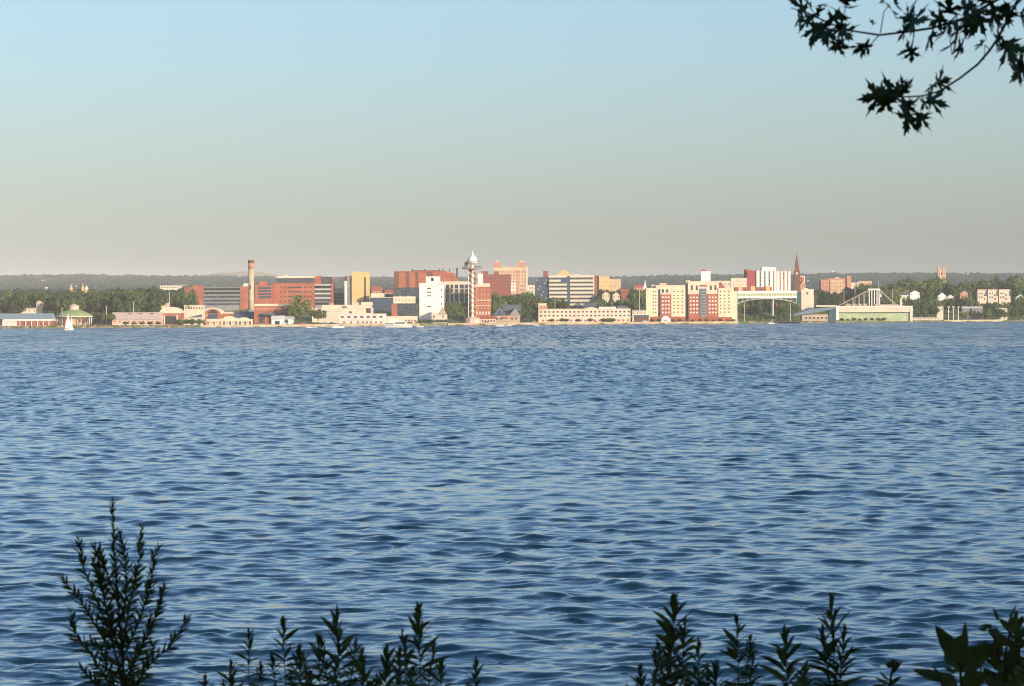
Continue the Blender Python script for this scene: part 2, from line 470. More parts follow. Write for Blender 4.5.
b = T('arched_building', 'orange building with rounded arch roof over a big dark window', 'building', 202.5, 231, 62, 22)
b.box('wall', BR, 202.5, 231, 313.6); b.arch('roof', CRM, 202.2, 222.6, 307.6, 314.2, -.7, 22.4)
b.arch('gable_wall', BR, 204, 220.8, 308.8, 314, -.95, 0)
b.arch('window', GLS, 208.4, 217.6, 309.8, 313.2, -1.3, -.5); b.box('window', BGL, 208.4, 217.6, 313.2, 318.6, -.3, .2)
b.box('roof', PRF, 221.5, 231.3, 311.8, 313.8, -.5, 22); b.box('trim', CRM, 202.5, 208, 315, 315.7, -.2, .1)
b.wins([223.5, 226, 228.5], [317.5], 1.2, 1.6)

for i, (x0, x1, pt, arch_, lab) in enumerate([(206, 222, 319.5, 0, 'small cream dockside building with orange doors below the arched hall'),
                                (222, 238, 318.6, 1, 'small cream building with round-topped front and dark doorway on the quay'),
                                (238, 252, 319.8, 1, 'small cream building with two doors just left of the chimney foot')]):
    b = T('quay_building', lab, 'building', x0, x1, 14, 12, 'small cream buildings along the quay')
    b.wall(CRM, x0 + .4, x1 - .4, pt)
    if arch_: b.arch('gable_wall', CRM, x0 + 1, x1 - 3, pt - 2.4, pt + .2, -.3, 9)
    xs = fr(x0 + 2, x1 - 2, 5)
    b.wins(xs[::2], [323.2], 1.8, 3.6, BR if i == 0 else GLS); b.wins(xs[1::2], [322.3], 1.2, 1.4, BR2)

b = T('warehouse', 'low warehouse under a dark slate roof left of the tall chimney', 'warehouse', 230, 256, 92, 20)
b.box('wall', GRY, 231, 255.5, 317); b.gable('roof', SRF, 230, 256.5, 311.6, 317.4, -.8, 21, 'x')
b.wins(fr(234, 253, 6), [318.6], 1.4, 1.4)

b = T('low_office', 'row of low cream offices with small windows below the left brick block', 'office', 184, 203, 118, 12)
b.wall(CRM, 184, 203.5, 305.6); b.wins(fr(186, 202, 7), [308.2], 1.1, 1.7)
# brick block with dark bands
b = T('brick_office', 'long brick office with orange ends and grey window bands left of the tall chimney', 'office', 193, 249, 330, 26)
b.wall(GRY, 203, 240.5, 287.2, None, .6, 26, DGR)
b.wall(BR, 193, 203.4, 286, None, 0, 24); b.wall(BR, 240, 248.6, 287, None, 0, 24)
b.bands([289.2, 293.0, 296.8, 300.6, 304.2], 203.6, 239.8, 2.1, GLS, .6)
for py in (291.1, 294.9, 298.7, 302.4): b.box('spandrel', GRY, 203.5, 239.9, py - .55, py + .55, .2, .8)
b.bands([289.5, 293.5, 297.5, 301.5], 193.8, 198.2, .8, BRB, 0); b.bands([291.5, 295.5, 299.5], 199.5, 203, .8, BRB, 0)
b.bands([291.5, 295, 298.6, 302], 241, 244.4, .8, BRB, 0)
b.box('penthouse', OFF, 243.2, 248.4, 283.4, 287, 4, 10)
b.box('rooftop_unit', GRY, 212, 216, 285.8, 287.2, 6, 12); b.box('rooftop_unit', GRY, 228, 231, 286.2, 287.2, 6, 12)

b = T('chimney', 'tall cream smokestack with brown banded top', 'chimney', 247.8, 254.2, 150, 5)
zt = b.Z(260)
MB().lathe(0, 2.6, [(3.1 * b.s, -1), (2.75 * b.s, b.Z(268.6))], 20).build('shaft', mat('tan_chimney_brick', (.50, .40, .27), .85, .2, .2), b.root, True)
MB().lathe(0, 2.6, [(2.78 * b.s, b.Z(268.6)), (2.85 * b.s, b.Z(263))], 20).build('brick_band', BRP, b.root, True)
MB().lathe(0, 2.6, [(3.05 * b.s, b.Z(263)), (3.15 * b.s, b.Z(260.6)), (2.9 * b.s, zt), (2.2 * b.s, zt), (2.1 * b.s, zt - 1)], 20).build('crown', BRN, b.root, True)
b.box('vent', GLS, 248.6, 251, 284.6, 289.2, -.3, 1)
b.cyl('base', GRY, 251, 4.2, 309, None, 2.6, 12)

b = T('brick_link', 'low brick wing with dark blue window bands right behind the chimney', 'office', 255, 272, 345, 20)
b.wall(BR, 254.6, 272, 286); b.box('penthouse', BR, 259, 266.4, 281, 286, 3, 10)
b.bands([288, 291, 294, 297], 258, 271.4, 1.9, BGL); b.box('pier', BR, 255, 258, 284.6, 302, -.6, .4)
b = T('brick_office', 'wide orange brick office with dark rooftop storey behind the round green tree', 'office', 271, 314, 338, 30)
b.wall(BR, 271.8, 313.4, 283.6); b.box('penthouse', DGR, 277, 313, 278, 283.6, 1.2, 20); b.box('roof', CRM, 276.8, 313.3, 276, 278.1, .8, 21)
b.box('roof_hatch', CRM, 283, 288, 274.8, 276.1, 4, 9)
b.bands([287.4, 291.8, 296.4], 288.2, 301.8, 1.3); b.wins([281.2, 285.2], [287.4, 291.8, 296.4, 301], 1.5, 1.3); b.wins([305, 308.2, 311.3], [287.4, 291.8, 296.4, 301], 1.5, 1.3)
b.bands([301], 288.2, 301.8, 1.1)
b = T('glass_wing', 'brick wing with four dark glass bands and white stripes right of the wide brick office', 'office', 314, 333.5, 332, 28)
b.wall(GRY, 314, 331.4, 284.6, None, .3, 24); b.wall(BR, 314, 321, 276.6, 284.4, 2, 20); b.wall(DGR, 321.2, 331, 277.4, 284.4, 2.4, 20)
b.bands([287, 291.4, 295.8, 300.2, 303.6], 314.3, 331, 2.5, GLS, .3)
for py in (284.9, 289.2, 293.6, 298): b.box('spandrel', OFF, 314.2, 331.2, py - .45, py + .45, -.1, .5)
b.box('pier', BR2, 331.2, 333.4, 283, None, -.3, 20); b.box('pier', BR, 331.6, 333, 276.8, 283.1, 6, 18)
b = T('dark_annex', 'small dark glazed annex with cream top left of the yellow slab tower', 'building', 333.6, 344, 345, 20)
b.wall(BGL, 333.8, 343.6, 292.8, None, 0, 20, CRM); b.box('penthouse', CRM, 334.5, 343.6, 290.2, 292.7, 1, 10); b.bands([296, 299.4], 334.5, 343, .7, GRY)
b = T('yellow_tower', 'tall sand-yellow slab tower with one dark vertical slit and grey stair tower', 'tower', 343.5, 370, 300, 16)
b.wall(GRY, 346.8, 352, 276.2, None, 1.5, 18); b.wall(WHT, 344.6, 346.9, 281.6, None, .9, 14); b.box('stair_head', BRB, 343.6, 347, 276.4, 281.5, 3, 12)
b.wall(SAND, 351.8, 369.2, 272.4, None, -.2, 16); b.box('slit_window', GLS, 364.4, 366.0, 277.2, 302, -.42, .1)
b.box('rooftop_unit', SAND, 354, 356, 271.2, 272.2, 3, 6)
b.box('recess', BRN, 350.6, 351.9, 278, 303, 1.2, 1.7)

b = T('brick_warehouse', 'orange brick warehouse with cream parapet and dark doorway below the chimney', 'warehouse', 253, 291, 60, 24)
b.wall(BR, 254, 288, 306, None, 0, 24, CRM); b.box('parapet', CRM, 254.4, 287, 303.8, 306.2, 2, 20); b.box('storey_band', BRP, 254, 288, 308.4, 309.6, -.15, .1)
b.box('door', GLS, 259.4, 264.4, 313.6, 323, -.3, .3); b.wins([257, 267.5, 271, 275], [311.8], 1.6, 1.2, BRB)
b.box('canopy', SRF, 263, 292, 312.8, 315.2, -5, .2); b.box('pier', BRP, 265.4, 266.4, 315, None, -.5, .2)
b = T('marquee', 'white tent-like shed on the quay left of the round green tree', 'tent', 271, 293, 22, 14)
b.box('wall', WHT, 271.4, 292.6, 319); b.gable('roof', WHT, 270.8, 284, 315.6, 319.2, -.5, 14.4, 'x'); b.gable('roof', OFF, 283.6, 293.4, 316.4, 319.2, -.4, 14.2, 'x')
b.box('opening', GLS, 275, 279.6, 321, 324.8, -.25, .2); b.box('opening', BGL, 284.6, 288.2, 319.6, 324.8, -.25, .2)

b = T('cream_hall', 'stepped cream waterfront hall with dark square openings under the yellow tower', 'hall', 312, 373, 100, 26)
b.wall(CRM, 312, 372, 308.4); b.wall(CRM, 322, 371, 305.4, 308.5, 2, 24); b.box('penthouse', PRF, 352, 358.6, 302.6, 305.4, 4, 12); b.box('penthouse', CRM, 361, 372, 302, 305.4, 4, 16)
b.box('penthouse', BRP, 329, 333, 302.8, 305.4, 4, 10)
for x0, x1, a, c in ((342.4, 346.8, 306.4, 313.4), (366.2, 370.8, 308.4, 313), (318, 321, 308.8, 311), (349, 352, 311.4, 313)):
    b.box('window', GLS, x0, x1, a, c, -.25 if c < 309 or a > 308 else 1.4, 2.4)
b.wins(fr(324, 340, 7), [311.5], 1.1, 1.3, TAN)
b = T('terminal', 'long white two-storey dock building with a row of dark windows', 'building', 338.6, 386, 40, 18)
b.wall(OFF, 339, 385.6, 314.2); b.wins([342.3, 348.9, 355.4, 361.8, 368.2, 374.4, 381], [317.0], 3.0, 1.7)
b.wins([344, 351, 358, 363, 367, 371, 376, 381], [322.4], 1.6, 2.0, BRB); b.box('string_course', CRM, 339, 385.6, 319.6, 320.2, -.3, .1)
b = T('shed', 'low cream dock shed between white dock building and shrubs', 'shed', 386, 419, 48, 16)
b.wall(CRM, 386, 417, 316.6); b.wins(fr(403, 415, 5), [320.6], 1.5, 1.6, BRN); b.box('door', WHT, 389, 398, 318.6, 324, -.15, .1)

b = T('brick_link', 'dark glazed low building under small red roofs right of the yellow tower', 'building', 370, 393, 250, 18)
b.wall(BGL, 370.6, 392.4, 297.6, None, 0, 18, CRM); b.bands([301, 304.5, 308], 372, 391, .8, DGR); b.box('wall', CRM, 370.6, 384, 293, 297.5, 4, 12)
for i, (x0, x1, p, e, lab) in enumerate([(371.5, 382, 286.4, 291, 'small red-roofed house right of the yellow tower'), (384.5, 394, 289.6, 293, 'small red-roofed house just left of the striped brick block')]):
    b = T('brick_house', lab, 'house', x0, x1, 700, 16, 'red roofed houses behind the yellow tower')
    b.box('wall', CRM if i else BRP, x0 + .5, x1 - .5, e - .2); b.gable('roof', RRF, x0, x1, p, e, -.4, 16.4, 'x'); b.wins(fr(x0 + 2, x1 - 2, 3), [e + 1.6], 1, 1)

b = T('brick_tower', 'big red brick block with dark vertical stripes behind the white grain building', 'building', 394, 458, 420, 40)
b.wall(BR2, 394, 446, 271.6); 
MB().prism([(b.X(446), -1), (b.X(458.5), -1), (b.X(458.5), b.Z(280.4)), (b.X(454), b.Z(273)), (b.X(446), b.Z(272.2))], 1, 38).build('wall', BR, b.root)
for x0, x1 in ((394.3, 398.6), (406.2, 409.2), (415.6, 418.0), (427, 432.6)): b.box('window_strip', BRN, x0 - .2, x1 + .2, 272, 300, -.62, .3)
for x0, x1 in ((398.6, 406.2), (409.2, 415.6), (418, 427), (432.6, 445.8)): b.box('brick_panel', BR, x0, x1, 273, 300, -.55 if x0 < 430 else -.3, .3)
b.box('podium', GLS, 394, 420, 287.4, None, -3, .2); b.bands([290, 293.2], 395, 419, 1, BGL, -3)
b.wins([396.4, 407.6, 416.7], [275, 278, 281, 284], 1.4, 1.3, GLS, -.4); b.box('parapet', BRN, 411, 440, 270.2, 271.5, 2, 30)
for p in (412, 424, 439, 442.5, 449): b.box('rooftop_unit', DGR, p, p + 1.1, 268.8, 271.8, 6, 8)
b = T('smokestack', 'thin dark steel flue right of the striped brick block', 'chimney', 456, 458.4, 400, 2)
b.cyl('flue', DGR, 457.2, .85, 267.8, None, 1, 10)

b = T('glass_office', 'cream-topped office with dark glass storeys and brick pier left of the grain building', 'office', 391, 418, 110, 20)
b.wall(CRM, 393.4, 415, 297, 303.4, -1, 18); b.wins(fr(396, 413, 6), [300.2], 1.3, 1.4, BRP, -1); b.box('wall', GLS, 397, 417.6, 303.3, None, .5, 20)
b.bands([306, 309.4], 397.5, 417, .8, BGL, .5); b.box('pier', BR, 391.6, 397.2, 304, None, -.5, 16)
for p in (399, 407): b.box('rooftop_unit', CRM, p, p + 2.2, 295.8, 297, 3, 6)

b = T('grain_building', 'tall plain white windowed block with white penthouse left of the candy-striped tower', 'building', 419, 445, 70, 22)
b.wall(WHT, 419.4, 443.8, 283.6); b.wall(WHT, 426, 440, 277, 283.7, 1, 14); b.box('window', GLS, 431.2, 433.8, 277.8, 281.2, .7, 1.4)
b.box('penthouse', WHT, 436, 443, 281.6, 284, .8, 8)
b.wins([429.2], [288.4, 292.2, 295.8, 306.6], 4.2, 1.0); b.box('sign_band', PRF, 424, 436, 285.4, 286.4, -.2, .1); b.wins([441.6], [290, 297, 304, 311], 1.2, 1.5)
b.box('roof_edge', CRM, 437.5, 444.2, 283.2, 284.6, -.4, .2)
b = T('cottage', 'small tan gabled shed at the foot of the white grain building', 'shed', 431, 448, 34, 10)
b.box('wall', CRM, 431.6, 447, 314.6); b.gable('roof', TAN, 437.6, 446.8, 306.6, 314.8, -.4, 10, 'y'); b.gable('roof', CRM, 430.6, 439, 311.6, 314.8, -.3, 9, 'y'); b.wins([434, 443], [316.6], 1.6, 1.8)
b = T('concrete_office', 'tan concrete frame office with dark bays left behind the tall tower', 'office', 444, 474, 150, 24)
b.wall(GLS, 444.8, 473.6, 284.4, None, .6, 24, CRM); b.box('cornice', CRM, 444.2, 474, 281.4, 284.6, -.4, 24)
for p in (444.6, 449.2, 453.4, 458.4, 463.8, 468.6): b.box('column', CRM if p < 460 else TAN, p, p + 1.3, 284.2, 303, -.2, .9)
for py in (288.8, 293.2): b.box('spandrel', TAN, 445, 473.5, py - .5, py + .5, .25, .9)
b.bands([298, 302], 446, 473, 3.0, BGL, .6)

# ---- the observation tower
b = T('observation_tower', 'tall white observation tower with red zigzag stairs, wide deck and white dome', 'tower', 463, 483, 22, 6)
cx = 472.2; yc = 4.5; s = b.s
MB().lathe(b.X(cx), yc, [(1.7 * s, -1), (1.7 * s, b.Z(262))], 8, math.pi / 8).build('elevator_shaft', WHT, b.root)
for i in range(6):
    a = math.pi / 6 + i * math.pi / 3
    x, y = b.X(cx) + 4.4 * s * math.cos(a), yc + 4.4 * s * math.sin(a)
    MB().tube([(x, y, -1), (x, y, b.Z(264))], .32, 6).build('leg', WHT if i in (3, 4) else BRP, b.root)
st = MB(); n = 10; z0, z1 = b.Z(320), b.Z(269)
for i in range(n * 6):
    a0 = math.pi / 6 - i * math.pi / 3; a1 = a0 - math.pi / 3
    za = z0 + (z1 - z0) * i / (n * 6); zb = z0 + (z1 - z0) * (i + 1) / (n * 6)
    R = 4.0 * s
    p0 = (b.X(cx) + R * math.cos(a0), yc + R * math.sin(a0)); p1 = (b.X(cx) + R * math.cos(a1), yc + R * math.sin(a1))
    st.add([(p0[0], p0[1], za), (p1[0], p1[1], zb), (p1[0], p1[1], zb + 1.1), (p0[0], p0[1], za + 1.1)], [(0, 1, 2, 3)])
    q0 = (b.X(cx) + R * .72 * math.cos(a0), yc + R * .72 * math.sin(a0)); q1 = (b.X(cx) + R * .72 * math.cos(a1), yc + R * .72 * math.sin(a1))
    st.add([(p0[0], p0[1], za), (q0[0], q0[1], za), (q1[0], q1[1], zb), (p1[0], p1[1], zb)], [(0, 1, 2, 3)])
st.build('staircase', mat('stair_paint', (.46, .16, .10), .6, .1, .5), b.root)
for py, R in ((269, 10.0), (263.6, 6.6)):
    _l = MB().lathe(b.X(cx), yc, [(R * s * .9, b.Z(py)), (R * s, b.Z(py - .5)), (R * s, b.Z(py - 1.0)), (.5, b.Z(py - 1.0))], 16); dk_ = _l.build('deck', TAN, b.root)
    rl = MB()
    for i in range(16):
        a = i * math.pi / 8; a2 = a + math.pi / 8; x, y = b.X(cx) + R * s * math.cos(a), yc + R * s * math.sin(a); x2, y2 = b.X(cx) + R * s * math.cos(a2), yc + R * s * math.sin(a2)
        rl.tube([(x, y, b.Z(py - 1)), (x, y, b.Z(py - 2.6))], .1, 4); rl.tube([(x, y, b.Z(py - 2.6)), (x2, y2, b.Z(py - 2.6))], .1, 4); rl.tube([(x, y, b.Z(py - 1.8)), (x2, y2, b.Z(py - 1.8))], .08, 4)
    rl.build('railing', DGR, dk_)
br = MB()
for i in range(6):
    a = math.pi / 6 + i * math.pi / 3; x, y = math.cos(a), math.sin(a)
    br.tube([(b.X(cx) + 4.4 * s * x, yc + 4.4 * s * y, b.Z(277)), (b.X(cx) + 9.4 * s * x, yc + 9.4 * s * y, b.Z(269))], .22, 5)
br.build('deck_brace', TAN, b.root)
MB().lathe(b.X(cx) + .4 * s, yc, [(5.4 * s, b.Z(264.2)), (5.6 * s, b.Z(262.6)), (4.9 * s, b.Z(260)), (4.0 * s, b.Z(257.6)), (2.6 * s, b.Z(256.0)), (1.3 * s, b.Z(255)), (.7 * s, b.Z(253)), (.2 * s, b.Z(250.6))], 20).build('dome', WHT, b.root, True)
b.box('cabin', DGR, 464.6, 468.2, 262.2, 266, yc - 2, yc + 2)
MB().lathe(b.X(cx), yc, [(8 * s, -1), (8 * s, b.Z(318.6)), (3 * s, b.Z(316.6))], 10).build('base_pavilion', PRF, b.root)

b = T('brick_mill', 'orange brick harbour building with cream cornice right beside the tall tower', 'building', 474, 492, 60, 20)
b.wall(BR, 473, 491, 286.6, None, 0, 20); b.box('cornice', CRM, 474.6, 490, 283.4, 286.8, -.4, 20); b.box('stair_head', WHT, 477.8, 483, 273.6, 283.5, 2, 9)
b.wins([478, 481.4, 484.8, 488.2], [289.6, 294.2, 298.8, 303.4, 308], 1.2, 2, BRP); b.box('storey_band', CRM, 475, 491, 299.9, 300.6, -.2, .1)
b.wins([477, 480, 483, 486, 489], [313], 1.6, 3, CRM); b.box('storey_band', CRM, 475, 491, 305.4, 306, -.2, .1)
b = T('harbour_restaurant', 'low pink and white pier building at the foot of the tall tower', 'building', 478, 496, 20, 12)
b.box('wall', PRF, 480.5, 496, 318.6); b.gable('roof', RRF, 480, 496.6, 315.8, 318.8, -.5, 12, 'x'); b.wins(fr(482.5, 494, 5), [321], 1.4, 1.8)

b = T('brown_brick_block', 'dark brown brick block with stepped parapet right of the tall tower', 'building', 482, 512, 520, 26)
b.wall(BRB, 488, 511, 274.8); b.wall(BRB, 481.6, 488.2, 271.6, None, -.4, 24); b.box('stair_head', BRB, 494, 499, 271.2, 274.8, 3, 12)
b.wins(fr(484, 509, 8), [278, 281.4, 284.8, 288.2], .9, 1.3, BRN, -.1)
b = T('twin_top_tower', 'tall peach stone building with two square corner towers on its roof', 'tower', 493, 528, 760, 34)
b.wall(PEA, 494, 527, 267); b.wall(BRP, 493.6, 501, 262.4, 267.2, -.6, 12); b.wall(BRP, 518.2, 525.8, 262.2, 267.2, -.6, 12)
b.gable('roof', CRM, 494.6, 500, 260.6, 261.9, 2, 8); b.gable('roof', CRM, 519.4, 524.8, 260.6, 261.8, 2, 8)
b.box('cornice', CRM, 494, 527.3, 268.6, 269.6, -.4, 1); b.box('pier', CRM, 526.2, 527.8, 267, None, -.5, 30); b.box('pier', BRP, 516.6, 519, 269.5, 296, -.35, .5)
b.wins(fr(503, 525, 9), [272, 275.4, 278.8, 282.2], .8, 1.6, BRB); b.wins(fr(496, 501, 3), [272], .8, 1.6, BRB); b.wins(fr(519, 525, 4), [286, 290, 294], .9, 1.8, BRN)
b.wins([512, 515], [283, 286.4, 289.8], 2, 2.2, WHT); b.box('terrace', CRM, 510.8, 517, 280.4, 281.2, -2, .5)
b = T('cream_block', 'narrow cream block between peach tower and grey diamond-patterned building', 'building', 527.6, 535, 600, 16)
b.wall(CRM, 528, 534.8, 285.4); b.wins([530, 532.6], [288, 291.4, 294.8], .9, 1.4)
b = T('patterned_office', 'blue-grey office block with diamond window pattern and brick stair head', 'office', 535, 549.4, 330, 18)
b.wall(BGL, 535.2, 549, 277.8); b.box('stair_head', BRB, 543.4, 548, 270.8, 277.8, 4, 10)
for r in range(7):
    for c_ in range(4):
        px = 537 + c_ * 3.2 + (1.5 if r % 2 else 0); py = 280.2 + r * 3
        hw = 1.25 * b.s; hh = 1.25 * b.s; x, z = b.X(px), b.Z(py)
        MB().prism([(x - hw, z), (x, z - hh), (x + hw, z), (x, z + hh)], -.2, .1).build('window', GLS if (r + c_) % 3 else GRY, b.root)
b.box('pier', GRY, 548, 549.3, 277.6, None, -.3, 1)
b = T('banded_office', 'wide office block with white and dark glass stripes and yellow pyramid roof', 'office', 549, 594.5, 310, 28)
b.wall(GLS, 549.4, 594, 275.8, None, .4, 28, CRM)
for py in (276.4, 280.6, 284.6, 288.6, 292.6, 296.6, 300.6, 304.6): b.box('spandrel', CRM, 549.2, 567.2, py - 1.05, py + 1.05, -.1, 1); b.box('spandrel', CRM, 570, 594, py - 1.05, py + 1.05, -.1, 1)
b.box('slot', BGL, 567.4, 569.8, 276.6, 306, .1, 1); b.box('corner_pier', CRM, 593.2, 594.4, 275.6, None, -.3, 27)
b.box('window', BGL, 561, 567, 278.2, 283, -.3, .2)
b.hip('roof', SAND, 556, 572, 269.6, 275.4, .42, 2, 20); b.box('rooftop_unit', PRF, 574, 580, 274.2, 275.5, 5, 12)
for p in (577, 592): MB().tube([(b.X(p), 8, b.Z(276)), (b.X(p), 8, b.Z(272.8))], .18, 5).build('antenna', GRY, b.root)
b = T('peach_block', 'plain peach stepped block right of the striped office', 'building', 598.6, 621.4, 900, 26)
b.wall(SAND, 599, 609.6, 276.6); b.wall(PEA, 609.4, 621, 279.4, None, .6, 24); b.wins(fr(601, 619, 6), [286.2], 1, 1.6, BRP)
b.box('stair_head', BRB, 594.8, 599, 275.4, None, 2, 12)

# long white hotel
b = T('waterfront_hotel', 'long white two-storey waterfront hotel with rows of small dark windows', 'hotel', 538, 631, 36, 16)
b.wall(CRM, 538.4, 630.4, 309.2); b.wall(CRM, 538.4, 546.6, 303.6, 309.3, -.6, 12); b.box('orange_panel', BRP, 539.4, 547.4, 305.4, 308.6, -.9, -.3)
b.wins(fr(541, 628.6, 22), [311.8, 315.6], 1.9, 1.5); b.wins(fr(543, 628, 19), [320.4], 2.2, 1.8, BR2)
b.gable('roof', SRF, 583.6, 596.6, 302.8, 306.6, 2, 12, 'x'); b.box('dormer', SRF, 584.2, 596, 306.4, 309.3, 3, 11); b.gable('roof', CRM, 582, 600, 306.8, 309.2, -.5, 2, 'y')
b.box('rooftop_unit', SRF, 617, 628, 305.8, 309.3, 3, 12); b.box('rooftop_unit', OFF, 599, 616, 306.8, 309.3, 3, 12)

# gabled grey-blue restaurant
b = T('gabled_restaurant', 'blue-grey shingled restaurant with several steep gables below the trees', 'restaurant', 490, 522, 46, 18)
b.box('wall', TAN, 494, 520, 315.4); b.gable('roof', SRF, 493, 507, 305.8, 315.6, -.6, 16, 'y'); b.gable('roof', SRF, 503, 521, 304.6, 311, 6, 18, 'x'); b.gable('roof', GRY, 509, 521, 308, 315.8, -.4, 14, 'y')
b.gable('window', BGL, 496.6, 503.6, 309.5, 314.8, -.75, -.5, 'y'); b.wins([497, 501, 512, 516], [318.6], 2, 2); b.box('awning', RED, 503, 508, 316.6, 318, -1.5, 0); b.box('gable_wall', BGL, 492, 495.5, 313, None, .6, 10)

# condo pair
def condo(name, label, x0, x1, t, segs, top, extra=None):
    b = T(name, label, 'hotel', x0, x1, t, 22); return b
b = T('apartment_block', 'left cream and brick waterfront apartment block with white tent in front', 'apartments', 646, 686, 34, 24)
b.wall(CRM, 656, 685.4, 285.6, None, 2, 24); b.wall(CR2, 646.2, 658, 288.4, None, 0, 22); b.wall(CR2, 671.4, 685.4, 289.4, None, .3, 3)
b.box('brick_bay', BR, 660.4, 671.2, 294.4, None, .2, 3); b.box('wall', CRM, 660.4, 671.2, 288.6, 294.4, .5, 3); b.box('recess', GLS, 658.2, 660.3, 289.6, None, 1.4, 3)
for p in (663, 667.4): b.arch('arched_window', GLS, p - 1, p + 1, 288.9, 291, .2, .8); b.box('arched_window', GLS, p - 1, p + 1, 290.9, 292.6, .25, .8)
ys_ = [291.4, 295.4, 298.6, 302, 305.2, 308.6, 312.2]
b.wins([653.4, 655.8], ys_, 1.1, 1.1); b.wins([662.8, 665.8, 668.8], [297.2, 301, 304.8, 308.6, 312.4], 1.5, 1.6, WHT, .2); b.wins([674, 678, 682.4], ys_, 1.3, 1.1, GLS, .3)
b.box('base_course', BR2, 650, 685.4, 316.6, None, -.4, .1); b.box('rooftop_unit', PEA, 660, 667, 283, 285.6, 6, 14); b.box('rooftop_unit', CRM, 652, 656, 284.6, 288.4, 6, 14)
b = T('apartment_block', 'right taller cream and brick apartment block with grey glass centre and rooftop tower', 'apartments', 686.6, 738, 40, 24)
b.wall(CRM, 688, 719, 281.6, None, 1, 24); b.wall(CRM, 686.2, 690, 280.6, 283, 2, 12); b.box('recess', GLS, 685.8, 688.4, 284, None, 2.4, 20)
b.box('brick_bay', BR, 688.6, 699.4, 294, None, .1, 2); b.box('brick_bay', BR, 707.2, 718, 294, None, .1, 2); b.box('glass_centre', GRY, 700.4, 706.6, 288.4, None, -.2, 2)
b.bands([290, 293, 296, 299, 302, 305, 308, 311, 314], 700.8, 706.2, 1.1, TGL, -.2)
b.wall(CR2, 718.4, 733, 288.6, None, 0, 22); b.wall(CR2, 732.6, 737.4, 291.6, None, .4, 20)
b.gable('roof', BRB, 716.6, 726, 282, 288.4, 4, 20, 'y')
for p in (692, 697, 711, 715.6): b.arch('arched_window', GLS, p - .9, p + .9, 285, 287.2, .7, 1.2); b.box('arched_window', GLS, p - .9, p + .9, 287.1, 290, .75, 1.2)
b.box('balcony', BR2, 700, 707, 284.8, 286.4, .5, 1.4)
b.wins([691, 694, 697], [297.4, 301, 304.8, 308.6, 312.4], 1.6, 1.5, WHT, .1); b.wins([709.8, 712.8, 715.8], [297.4, 301, 304.8, 308.6, 312.4], 1.6, 1.5, WHT, .1)
b.wins([720.6, 724.6, 729], ys_, 1.4, 1.1, GLS)
b.box('rooftop_tower', WHT, 701.4, 711, 272, 281.8, 5, 14); b.hip('roof', RED, 700.4, 708, 269.4, 271.6, .3, 6, 12)
b.box('roof_edge', WHT, 700.8, 711.4, 271.2, 272.1, 4.6, 14.2)
b.box('base_course', BR2, 690, 732, 317, None, -.4, .05)
b = T('marquee', 'small white tent in front of the left apartment block', 'tent', 660.6, 671, 12, 7)
b.box('wall', WHT, 661, 670.6, 319.4); b.hip('roof', WHT, 660.4, 671.2, 315.8, 319.5, .4, -.4, 7.4)

# behind
b = T('cream_block', 'cream stepped block behind the right apartment block', 'building', 720, 748, 420, 20)
b.wall(CRM, 731, 747, 278.4, None, 0, 20); b.wall(CRM, 714, 731.2, 281.2, None, .5, 18); b.wins(fr(734, 746, 5), [281.4, 284.4], 1, 1.2, BRP); b.wins(fr(718, 729, 4), [284], 1, 1)
b = T('maroon_tower', 'plain maroon brick tower left of the white striped block', 'tower', 744.6, 756, 440, 18)
b.wall(MAR, 747, 755.4, 270.8); b.wall(BR2, 745, 749, 269.6, None, 3, 12); b.wins([748.4], [275, 279, 283], .9, 1.2, BRN)
b = T('striped_block', 'tall white apartment block with dark and pink vertical stripes beside the church spire', 'apartments', 756, 791, 500, 22)
b.wall(GRY, 756.6, 776.6, 271, None, .5, 20); b.wall(WHT, 762, 776, 267.4, 271.1, 1, 18)
for x0, x1 in ((756.6, 759.6), (761.4, 764), (765.6, 768.6), (770, 773), (774.4, 776.8)): b.box('white_panel', WHT, x0, x1, 270.6, None, -.1, .8)
b.wall(BRP, 777, 790.8, 271.4, None, 1, 20)
for x0, x1 in ((777.4, 779.6), (780.8, 783), (784.6, 787), (788.4, 790.6)): b.box('white_panel', WHT, x0, x1, 271.2, None, .4, 1.3)
b.wins([760.4, 764.8, 769.3], [274, 277.4, 280.8, 284.2], .9, 1.4, GLS, .3); b.wins([783.9], [274, 278], 1, 1.4, GLS, .8)
b = T('church', 'brown stone church with tall pointed spire rising above the skyline', 'church', 793, 806, 560, 20)
s = b.s
b.box('tower', BRN, 794.2, 800, 271, None, 0, 5.6 * s); zt = b.Z(270.8)
MB().lathe(b.X(797.1), 2.8 * s, [(3.6 * s, zt - .3), (2.2 * s, b.Z(264)), (1.1 * s, b.Z(258.6)), (.12 * s, b.Z(252.6))], 4, math.pi / 4).build('spire', BRN, b.root)
for dx in (-2.6, 2.6):
    MB().lathe(b.X(797.1 + dx), .6 * s, [(.6 * s, zt - 1), (.55 * s, b.Z(268.6)), (.05, b.Z(265))], 6).build('pinnacle', BRP, b.root)
zc_ = b.Z(273.4); MB().prism([(b.X(797.1) + 1.1 * math.cos(k * math.pi / 6), zc_ + 1.1 * math.sin(k * math.pi / 6)) for k in range(12)], -.2, .1).build('clock_face', WHT, b.root)
b.gable('nave', BRP, 800, 806, 281, 285, 1, 24, 'y'); b.box('wall', BRP, 800.1, 805.8, 284.8, None, 1.4, 24); b.box('porch', BR2, 801, 805, 276.6, 281.5, 12, 20); b.wins([797.1], [279, 284], 1.1, 2.6, GLS)
b = T('pink_block', 'small white-sided block right of the church spire', 'building', 800.4, 805.6, 900, 14)
b.wall(WHT, 800.4, 804.8, 276.4); b.wins([802], [279], 1.2, 1.5)
